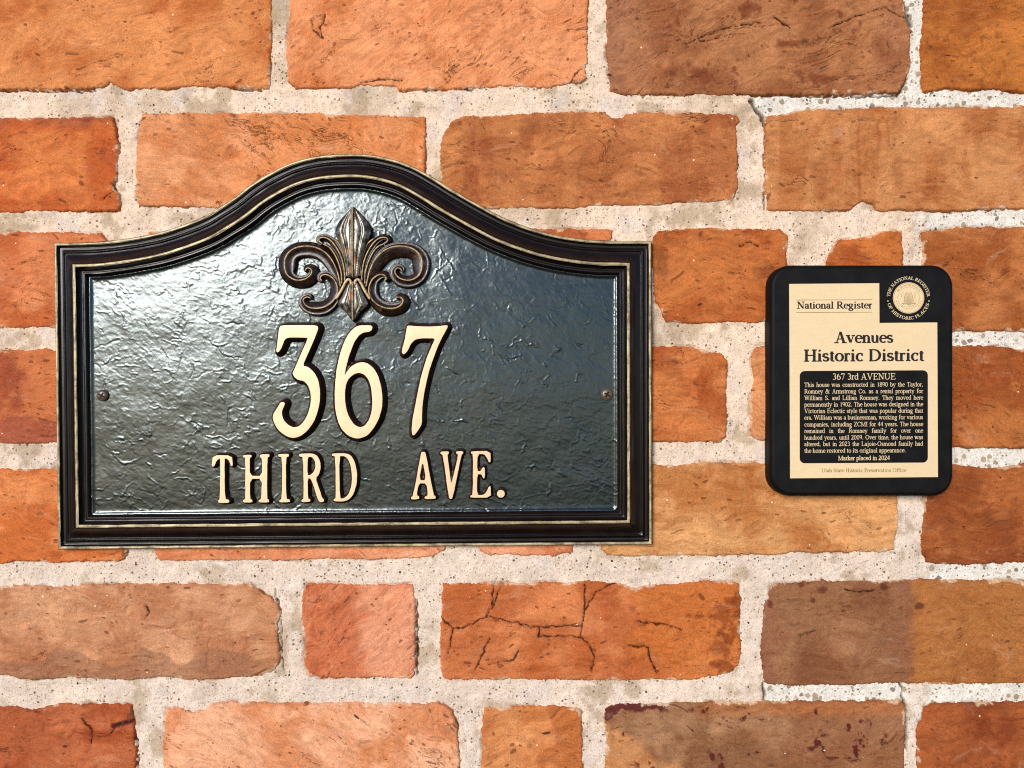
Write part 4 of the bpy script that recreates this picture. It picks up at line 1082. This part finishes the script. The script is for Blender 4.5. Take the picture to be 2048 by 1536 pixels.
# ---- serif lettering drawn with strokes: units of one em, k = 1 thick, 0 thin
def sf(x, y, w=.09): return ('s', x, y, w)
def l(x0, y0, x1, y1, k=1): return ('l', x0, y0, x1, y1, k)
def a(cx, cy, rx, ry, a0, a1): return ('a', cx, cy, rx, ry, a0, a1)
def d(x, y, r=.06): return ('d', x, y, r)
def stem(x, h, b=True, t=True):
    r = [l(x, 0, x, h)]
    if b: r.append(sf(x, .012))
    if t: r.append(('l', x - .09, h - .03, x, h - .012, 0))
    return r
XH = .45
G = {
 'a': (.44, [a(.2, .33, .12, .105, 10, 165), d(.1, .325, .045), l(.32, .33, .32, .07), a(.2, .12, .125, .11, 75, 330), l(.3, .22, .2, .25, 0), a(.38, .07, .06, .05, 180, 320)]),
 'b': (.5, stem(.11, .68, False) + [a(.27, .225, .165, .215, -150, 150)]),
 'c': (.44, [a(.25, .225, .175, .215, 40, 318), d(.36, .34, .045)]),
 'd': (.5, [l(.39, 0.01, .39, .68), l(.3, .66, .39, .665, 0), l(.39, .012, .47, .03, 0), a(.23, .225, .165, .215, 30, 330)]),
 'e': (.44, [a(.24, .225, .175, .215, 0, 318), l(.08, .25, .41, .25, 0)]),
 'f': (.33, [l(.14, 0, .14, .56), sf(.14, .012), a(.25, .56, .11, .11, 30, 180), l(.03, .44, .27, .44, 0), d(.32, .63, .042)]),
 'g': (.5, [a(.22, .3, .14, .14, 0, 360), a(.24, -.1, .18, .11, 0, 360), l(.12, .17, .1, .09, 0), l(.1, .05, .36, .03, 1), l(.33, .4, .46, .42, 0)]),
 'h': (.5, stem(.11, .68) + [a(.25, .28, .13, .155, 0, 150), l(.38, 0, .38, .28), sf(.38, .012)]),
 'i': (.28, stem(.14, .45) + [d(.14, .61, .058)]),
 'j': (.28, [l(.16, -.08, .16, .44), l(.07, .42, .16, .438, 0), a(.07, -.08, .09, .11, 250, 360), d(.14, .61, .058)]),
 'k': (.5, stem(.11, .68) + [l(.12, .2, .36, .43, 0), l(.2, .27, .4, .01, 1), sf(.37, .438, .08), sf(.42, .012, .08)]),
 'l': (.28, stem(.14, .68)),
 'm': (.78, stem(.11, .45) + [a(.24, .28, .13, .155, 0, 150), l(.37, 0, .37, .28), sf(.37, .012), a(.52, .28, .13, .155, 0, 150), l(.65, 0, .65, .28), sf(.65, .012)]),
 'n': (.5, stem(.11, .45) + [a(.25, .28, .13, .155, 0, 150), l(.38, 0, .38, .28), sf(.38, .012)]),
 'o': (.5, [a(.25, .225, .185, .215, 0, 360)]),
 'p': (.5, [l(.11, -.21, .11, .45), sf(.11, -.2), l(.03, .42, .11, .438, 0), a(.27, .225, .165, .215, -150, 150)]),
 'q': (.5, [l(.39, -.21, .39, .45), sf(.39, -.2), a(.23, .225, .165, .215, 30, 330)]),
 'r': (.34, stem(.11, .45) + [a(.25, .3, .13, .13, 60, 160), d(.29, .4, .045)]),
 's': (.39, [a(.19, .335, .11, .1, 25, 215), a(.2, .115, .12, .1, -150, 40), l(.1, .29, .3, .16, 1), l(.3, .43, .3, .33, 0), l(.07, .02, .07, .12, 0)]),
 't': (.29, [l(.13, .07, .13, .56), l(.02, .44, .26, .44, 0), a(.2, .09, .075, .08, 180, 320)]),
 'u': (.5, [l(.11, .16, .11, .44), l(.03, .43, .11, .438, 0), a(.24, .16, .13, .15, 180, 340), l(.38, 0, .38, .44), l(.3, .43, .38, .438, 0), l(.38, .012, .46, .02, 0)]),
 'v': (.5, [l(.09, .44, .25, .01, 1), l(.41, .44, .26, .01, 0), sf(.09, .438), sf(.41, .438, .07)]),
 'w': (.72, [l(.08, .44, .22, .01, 1), l(.36, .44, .23, .01, 0), l(.34, .44, .49, .01, 1), l(.63, .44, .5, .01, 0), sf(.08, .438), sf(.35, .438), sf(.63, .438, .07)]),
 'x': (.5, [l(.09, .44, .4, .01, 1), l(.4, .44, .08, .01, 0), sf(.1, .438, .08), sf(.39, .438, .07), sf(.09, .012, .07), sf(.4, .012, .08)]),
 'y': (.5, [l(.09, .44, .26, .02, 1), l(.42, .44, .2, -.16, 0), sf(.09, .438), sf(.42, .438, .07), d(.12, -.16, .055), l(.2, -.16, .12, -.19, 0)]),
 'z': (.44, [l(.05, .43, .38, .43, 0), l(.36, .43, .07, .02, 1), l(.05, .018, .39, .018, 0)]),
 'A': (.72, [l(.14, 0, .36, .67, 0), l(.36, .67, .58, 0, 1), l(.22, .23, .5, .23, 0), sf(.13, .012), sf(.6, .012, .11)]),
 'C': (.67, [a(.36, .33, .29, .325, 42, 318), l(.59, .64, .59, .46, 0)]),
 'D': (.72, [l(.15, 0, .15, .66), a(.3, .33, .33, .32, -90, 90), l(.05, .648, .3, .648, 0), l(.05, .012, .3, .012, 0)]),
 'E': (.61, [l(.15, 0, .15, .66), l(.05, .648, .53, .648, 0), l(.05, .012, .55, .012, 0), l(.15, .34, .42, .34, 0), l(.53, .65, .53, .52, 0), l(.56, .01, .57, .15, 0), l(.42, .26, .42, .42, 0)]),
 'F': (.56, [l(.15, 0, .15, .66), l(.05, .648, .51, .648, 0), sf(.15, .012, .1), l(.15, .34, .4, .34, 0), l(.51, .65, .51, .52, 0), l(.4, .26, .4, .42, 0)]),
 'G': (.72, [a(.36, .33, .29, .325, 42, 320), l(.59, .64, .59, .48, 0), l(.59, .28, .59, .08), sf(.59, .28, .1)]),
 'H': (.72, [l(.15, 0, .15, .66), l(.57, 0, .57, .66), l(.15, .34, .57, .34, 0), sf(.15, .012, .1), sf(.57, .012, .1), sf(.15, .648, .1), sf(.57, .648, .1)]),
 'I': (.33, [l(.165, 0, .165, .66), sf(.165, .012, .12), sf(.165, .648, .12)]),
 'L': (.61, [l(.15, 0, .15, .66), sf(.15, .648, .1), l(.05, .012, .55, .012, 0), l(.55, .01, .57, .18, 0)]),
 'M': (.89, [l(.14, 0, .14, .66, 0), l(.14, .66, .44, .02, 1), l(.44, .02, .73, .66, 0), l(.74, 0, .74, .66), sf(.14, .012, .1), sf(.74, .012, .1), sf(.12, .648, .08), sf(.76, .648, .08)]),
 'N': (.72, [l(.13, 0, .13, .66, 0), l(.13, .66, .58, .01, 1), l(.58, 0, .58, .66, 0), sf(.13, .012, .1), sf(.58, .648, .1), sf(.1, .648, .07)]),
 'O': (.72, [a(.36, .33, .29, .325, 0, 360)]),
 'P': (.56, [l(.15, 0, .15, .66), sf(.15, .012, .1), l(.05, .648, .3, .648, 0), a(.28, .49, .2, .16, -90, 90), l(.15, .33, .28, .33, 0)]),
 'R': (.67, [l(.15, 0, .15, .66), sf(.15, .012, .1), l(.05, .648, .3, .648, 0), a(.29, .49, .2, .16, -90, 90), l(.15, .33, .29, .33, 0), l(.31, .33, .57, .01, 1), sf(.6, .012, .07)]),
 'S': (.56, [a(.27, .49, .165, .155, 30, 220), a(.28, .17, .18, .16, -150, 45), l(.13, .42, .43, .25, 1), l(.44, .65, .44, .5, 0), l(.09, .01, .09, .18, 0)]),
 'T': (.61, [l(.305, 0, .305, .66), sf(.305, .012, .1), l(.04, .648, .57, .648, 0), l(.04, .65, .03, .5, 0), l(.57, .65, .58, .5, 0)]),
 'U': (.72, [l(.14, .2, .14, .66), a(.36, .2, .22, .2, 180, 360), l(.58, .2, .58, .66, 0), sf(.14, .648, .1), sf(.58, .648, .09)]),
 'V': (.72, [l(.13, .66, .37, 0, 1), l(.6, .66, .37, 0, 0), sf(.12, .648, .1), sf(.6, .648, .09)]),
 'W': (.94, [l(.11, .66, .31, 0, 1), l(.5, .66, .31, 0, 0), l(.47, .66, .67, 0, 1), l(.86, .66, .67, 0, 0), sf(.1, .648, .1), sf(.48, .648, .09), sf(.86, .648, .07)]),
 'Y': (.72, [l(.12, .66, .36, .3, 1), l(.6, .66, .36, .3, 0), l(.36, 0, .36, .32), sf(.36, .012, .1), sf(.12, .648, .1), sf(.6, .648, .08)]),
 'Z': (.61, [l(.06, .645, .53, .645, 0), l(.5, .64, .08, .02, 1), l(.04, .014, .55, .014, 0), l(.06, .65, .06, .52, 0), l(.56, .02, .57, .16, 0)]),
 '0': (.5, [a(.25, .33, .18, .325, 0, 360)]),
 '1': (.5, [l(.27, 0, .27, .67), sf(.27, .012, .05), l(.2, .61, .27, .65, 0)]),
 '2': (.5, [a(.24, .48, .165, .175, 0, 160), l(.4, .46, .07, .03, 1), l(.05, .03, .43, .03, 1), l(.43, .03, .46, .12, 0)]),
 '3': (.5, [a(.22, .5, .15, .155, -70, 150), a(.22, .19, .18, .18, -140, 85)]),
 '4': (.5, [l(.35, 0, .35, .67), l(.35, .66, .04, .2, 0), l(.03, .19, .47, .19, 0)]),
 '6': (.5, [a(.26, .2, .175, .2, 0, 360), a(.42, .25, .33, .42, 120, 190)]),
 '7': (.5, [l(.05, .62, .45, .62, 1), l(.43, .62, .2, 0, 0), l(.05, .62, .04, .5, 0)]),
 '8': (.5, [a(.25, .5, .15, .155, 0, 360), a(.25, .18, .175, .175, 0, 360)]),
 '9': (.5, [a(.24, .46, .175, .2, 0, 360), a(.08, .41, .33, .42, -60, 10)]),
 '.': (.25, [d(.12, .05, .06)]),
 ',': (.25, [d(.12, .05, .06), l(.15, .04, .08, -.11, 0)]),
 '-': (.33, [l(.05, .23, .28, .23, .7)]),
 '&': (.78, [a(.3, .52, .12, .14, 0, 360), a(.26, .18, .2, .18, 90, 330), l(.22, .46, .6, .02, 1), l(.43, .08, .64, .4, 0), sf(.64, .41, .09), sf(.64, .012, .08)]),
 '*': (.4, [l(.2, .2, .2, .46, .6), l(.08, .33, .32, .33, .6), l(.11, .25, .29, .42, .5), l(.29, .25, .11, .42, .5)]),
 ' ': (.25, []),
}
def glyph_polys(ch, T, t):
    out = []
    for p in G[ch][1]:
        if p[0] == 'l':
            _, x0, y0, x1, y1, k = p
            w = t + (T - t) * k
            dx, dy = x1 - x0, y1 - y0; L = math.hypot(dx, dy) + 1e-9
            nx, ny = -dy / L * w / 2, dx / L * w / 2
            if 0.15 < abs(dy / L) < .98 and k == 1 and abs(dx) > .02:       # diagonals: cut level
                hx = w / 2 / abs(dy / L)
                out.append([(x0 - hx, y0), (x0 + hx, y0), (x1 + hx, y1), (x1 - hx, y1)])
            else:
                out.append([(x0 + nx, y0 + ny), (x0 - nx, y0 - ny), (x1 - nx, y1 - ny), (x1 + nx, y1 + ny)])
        elif p[0] == 's':
            _, x, y, w = p
            w = w + T * .25
            out.append([(x - w, y - t / 2), (x + w, y - t / 2), (x + w, y + t / 2), (x - w, y + t / 2)])
        elif p[0] == 'd':
            r = p[3] * (.7 + T * 3.2)
            out.append([(p[1] + r * math.cos(i * math.pi / 4), p[2] + r * math.sin(i * math.pi / 4)) for i in range(8)])
        else:
            _, cx, cy, rx, ry, a0, a1 = p
            n = max(4, int(abs(a1 - a0) / 22))
            ro, ri = [], []
            for i in range(n + 1):
                th = math.radians(a0 + (a1 - a0) * i / n); c, s = math.cos(th), math.sin(th)
                w = t + (T - t) * abs(c) ** 1.4
                ro.append((cx + (rx + w / 2) * c, cy + (ry + w / 2) * s)); ri.append((cx + (rx - w / 2) * c, cy + (ry - w / 2) * s))
            for i in range(n):
                out.append([ri[i], ri[i + 1], ro[i + 1], ro[i]])
            out.append(('same', n))
    return out
def adv(ch): return G[ch][0]
def text_mesh(name, items, mat, parent, h, label=None):
    """items: (char, function mapping em units to wall units, T, t)"""
    V, fs = [], []
    for ch, fn, T, t in items:
        lvl = 0; pend = 0
        polys = glyph_polys(ch, T, t)
        # strokes of one glyph lie on slightly different levels where they cross
        i = 0; groups = []; cur = []
        for p in polys:
            if isinstance(p, tuple):
                n = p[1]; arc = cur[-n:]; cur = cur[:-n]
                groups += [[q] for q in cur]; groups.append(arc); cur = []
            else: cur.append(p)
        groups += [[q] for q in cur]
        for gi, g in enumerate(groups):
            hh = h + 0.035 * (gi + 1)
            for q in g:
                b0 = len(V)
                pts = [fn(x, y) for x, y in q]
                ar = sum(pts[i][0] * pts[(i + 1) % len(pts)][1] - pts[(i + 1) % len(pts)][0] * pts[i][1] for i in range(len(pts)))
                if ar > 0: pts = pts[::-1]
                V += [W(x, y, HM, hh) for x, y in pts]; fs.append(tuple(range(b0, b0 + len(pts))))
    o = mesh_np(name, np.array(V), fs, parent, [mat], False)
    if label: o['label'] = label
    return o
def text_line(txt, x0, x1, yb0, yb1, cap, T, t, mat, parent, h, justify=True, fitw=False, squeeze=1.0):
    em = cap / .66
    words = txt.split(' ')
    ww = [sum(adv(c) for c in w) for w in words]
    gaps = len(words) - 1
    W_ = (x1 - x0)
    sx = em * squeeze
    gap = .25 * em
    tot = sum(ww) * em + gaps * gap
    if fitw or gaps == 0:
        sx = em * W_ / tot; gap = gap * W_ / tot
    else:
        gap = (W_ - sum(ww) * sx) / gaps
        if gap < .17 * em:
            sx = (W_ - gaps * .2 * em) / sum(ww); gap = .2 * em
    items = []; x = x0
    for wd in words:
        for c in wd:
            def fn(u, v, x=x): 
                xx = x + u * sx
                return xx, yb0 + (yb1 - yb0) * (xx - x0) / W_ - v * em
            items.append((c, fn, T, t)); x += adv(c) * sx
        x += gap
    return text_mesh('lettering', items, mat, parent, h)
HT = HM + 1.05
text_line('National Register', 1593.5, 1744, 617.3, 616.8, 13.6, .15, .075, M['ink'], plate, HT, fitw=True)
text_line('Avenues', 1668, 1786, 685.8, 685.2, 22, .152, .072, M['ink'], plate, HT)
text_line('Historic District', 1607, 1848, 722.8, 721.4, 23, .152, .072, M['ink'], plate, HT, fitw=True)
for y in (599.6, 624.4):
    flat('rule', [(1592.5, y), (1744, y - .6), (1744, y + .5), (1592.5, y + 1.1)], HM + 1.25, M['ochre'], plate, thick=.2)
HI = HM + 1.4
text_line('367 3rd AVENUE', 1664, 1790.5, 759.3, 758.6, 12.2, .095, .05, M['brass'], inset, HI, fitw=True)
BODY = ['This house was constructed in 1890 by the Taylor,', 'Romney & Armstrong Co. as a rental property for', 'William S. and Lillian Romney. They moved here', 'permanently in 1902. The house was designed in the',
        'Victorian Eclectic style that was popular during that', 'era. William was a businessman, working for various', 'companies, including ZCMI for 44 years. The house', 'remained in the Romney family for over one',
        'hundred years, until 2009. Over time, the house was', 'altered, but in 2023 the Lajoie-Osmond family had', 'the home restored to its original appearance.']
YB = [773.4, 786.6, 799.7, 812.8, 825.7, 838.8, 852.5, 865.5, 878.8, 891.7, 905.0]
for i, (t_, y) in enumerate(zip(BODY, YB)):
    text_line(t_, 1608, 1845.5 if i < 10 else 1811, y + .4, y - .6, 8.5, .092, .05, M['brass'], inset, HI, fitw=(i == 10), squeeze=.86)
text_line('Marker placed in 2024', 1675.5, 1779, 920.3, 919.8, 8.6, .115, .062, M['brass'], inset, HI, fitw=True)
text_line('Utah State Historic Preservation Office', 1642.5, 1812, 944.3, 943.6, 7.2, .12, .06, M['ochre'], plate, HT, fitw=True)

# ---- round seal with ring lettering and a beehive
SX, SY, SR = 1816.8, 596.0, 31.2
def circ(cx, cy, r, n=40, ry=None): return [(cx + r * math.cos(i * 2 * math.pi / n), cy + (ry or r) * math.sin(i * 2 * math.pi / n)) for i in range(n)]
seal = flat('seal', circ(SX, SY, SR, 48), HM + 1.0, M['brass'], marker)
def arc_text(txt, r, a_mid, em, T, t, upper, span):
    tot = sum(adv(c) for c in txt)
    sx = span * (r + em * .33) / tot
    items = []; pos = -tot * sx / 2
    for c in txt:
        w = adv(c) * sx; mid = pos + w / 2
        ang = a_mid + (mid if upper else -mid) / (r + em * .33)         # 0 = up, clockwise
        def fn(u, v, ang=ang, w=w):
            lx = u * sx - w / 2
            if upper:
                rad = r + v * em; bx, by = math.sin(ang) * rad, -math.cos(ang) * rad
                return SX + bx + math.cos(ang) * lx, SY + by + math.sin(ang) * lx
            rad = r - v * em + .66 * em; bx, by = math.sin(ang) * rad, -math.cos(ang) * rad
            return SX + bx - math.cos(ang) * lx, SY + by - math.sin(ang) * lx
        items.append((c, fn, T, t)); pos += w
    return items
tx = arc_text('THE NATIONAL REGISTER', 37.2, 0, 9.2, .12, .05, True, math.radians(172)) + arc_text('OF HISTORIC PLACES', 37.2, math.pi, 9.2, .12, .05, False, math.radians(150))
for sgn in (-1, 1):
    x_, y_ = SX + sgn * 41, SY + 6
    tx.append(('*', (lambda u, v, x_=x_, y_=y_: (x_ + (u - .2) * 10, y_ - (v - .33) * 10)), .12, .07))
text_mesh('ring_lettering', tx, M['brass'], marker, HM + .12)
def ringline(cx, cy, r0, w, n=40, ry=None, a0=0, a1=360):
    o = []
    for i in range(n):
        t0 = math.radians(a0 + (a1 - a0) * i / n); t1 = math.radians(a0 + (a1 - a0) * (i + 1) / n); k = (ry or r0) / r0
        o.append([(cx + (r0 - w) * math.cos(t0), cy + (r0 - w) * k * math.sin(t0)), (cx + r0 * math.cos(t0), cy + r0 * k * math.sin(t0)), (cx + r0 * math.cos(t1), cy + r0 * k * math.sin(t1)), (cx + (r0 - w) * math.cos(t1), cy + (r0 - w) * k * math.sin(t1))])
    return o
def polys(name, ps, h, mat, parent):
    V, fs = [], []
    for i, pts in enumerate(ps):
        ar = sum(pts[i][0] * pts[(i + 1) % len(pts)][1] - pts[(i + 1) % len(pts)][0] * pts[i][1] for i in range(len(pts)))
        if ar > 0: pts = pts[::-1]
        b0 = len(V); V += [W(x, y, HM, h) for x, y in pts]; fs.append(tuple(range(b0, b0 + len(pts))))
    return mesh_np(name, np.array(V), fs, parent, [mat], False)
polys('rim_line', ringline(SX, SY, 30.2, .7, 48) + ringline(SX, SY, 22, .5, 40), HM + 1.1, M['ochre'], seal)
hive = []
for i in range(10):
    y = SY - 11 + i * 2.1
    w = 8.6 * math.sqrt(max(0.06, 1 - ((8.2 - i) / 9.4) ** 2))
    for j in range(6):
        u0, u1 = -1 + j / 3, -1 + (j + 1) / 3
        hive.append([(SX + u0 * w, y + 1.0 * (1 - u0 * u0)), (SX + u1 * w, y + 1.0 * (1 - u1 * u1)), (SX + u1 * w, y + .75 + 1.0 * (1 - u1 * u1)), (SX + u0 * w, y + .75 + 1.0 * (1 - u0 * u0))])
for sg in (-1, 1):
    pv = None
    for i in range(10):
        y = SY - 11 + i * 2.1; w = 8.6 * math.sqrt(max(0.06, 1 - ((8.2 - i) / 9.4) ** 2))
        if pv: hive.append([(SX + sg * pv[0], pv[1]), (SX + sg * (pv[0] + .7), pv[1]), (SX + sg * (w + .7), y), (SX + sg * w, y)])
        pv = (w, y)
hive.append([(SX - 14, SY + 10.5), (SX + 14, SY + 10.5), (SX + 13, SY + 11.4), (SX - 13, SY + 11.4)])
polys('beehive', hive, HM + 1.16, M['ochre'], seal)
dots = []
for cx, cy in ((-25, 7), (-23, 12), (-20, 16), (25, 7), (23, 12), (20, 16)):
    dots.append([(SX + cx + 1.1 * math.cos(q * math.pi / 3), SY + cy + 1.1 * math.sin(q * math.pi / 3)) for q in range(6)])
rq = random.Random(3)
for i in range(46):
    sg = rq.choice((-1, 1)); u = rq.uniform(9.5, 17); v = rq.uniform(-12, 14)
    if math.hypot(u, v) > 20: continue
    r_ = rq.uniform(.35, .8); dots.append([(SX + sg * u + r_ * math.cos(q * math.pi / 2), SY + v + r_ * math.sin(q * math.pi / 2)) for q in range(4)])
for i in range(22):
    u = rq.uniform(-13, 13); v = rq.uniform(12.5, 17)
    dots.append([(SX + u - 1.2, SY + v), (SX + u + .2, SY + v - .5), (SX + u + 1.3, SY + v + .2), (SX + u, SY + v + .5)])
polys('engraving', dots, HM + 1.2, M['ochre'], seal)
small = []
for i in range(40):
    an = math.radians(-150 + 120 * i / 39.0)
    if i % 6 == 5: continue
    r_ = 25.8; c_, s_ = math.cos(an), math.sin(an)
    small.append([(SX + c_ * (r_ - 1.6) - s_ * .5, SY + s_ * (r_ - 1.6) + c_ * .5), (SX + c_ * (r_ + 1.6) - s_ * .5, SY + s_ * (r_ + 1.6) + c_ * .5), (SX + c_ * (r_ + 1.6) + s_ * .1, SY + s_ * (r_ + 1.6) - c_ * .1), (SX + c_ * (r_ - 1.6) + s_ * .1, SY + s_ * (r_ - 1.6) - c_ * .1)])
polys('engraving', small, HM + 1.2, M['ochre'], seal)
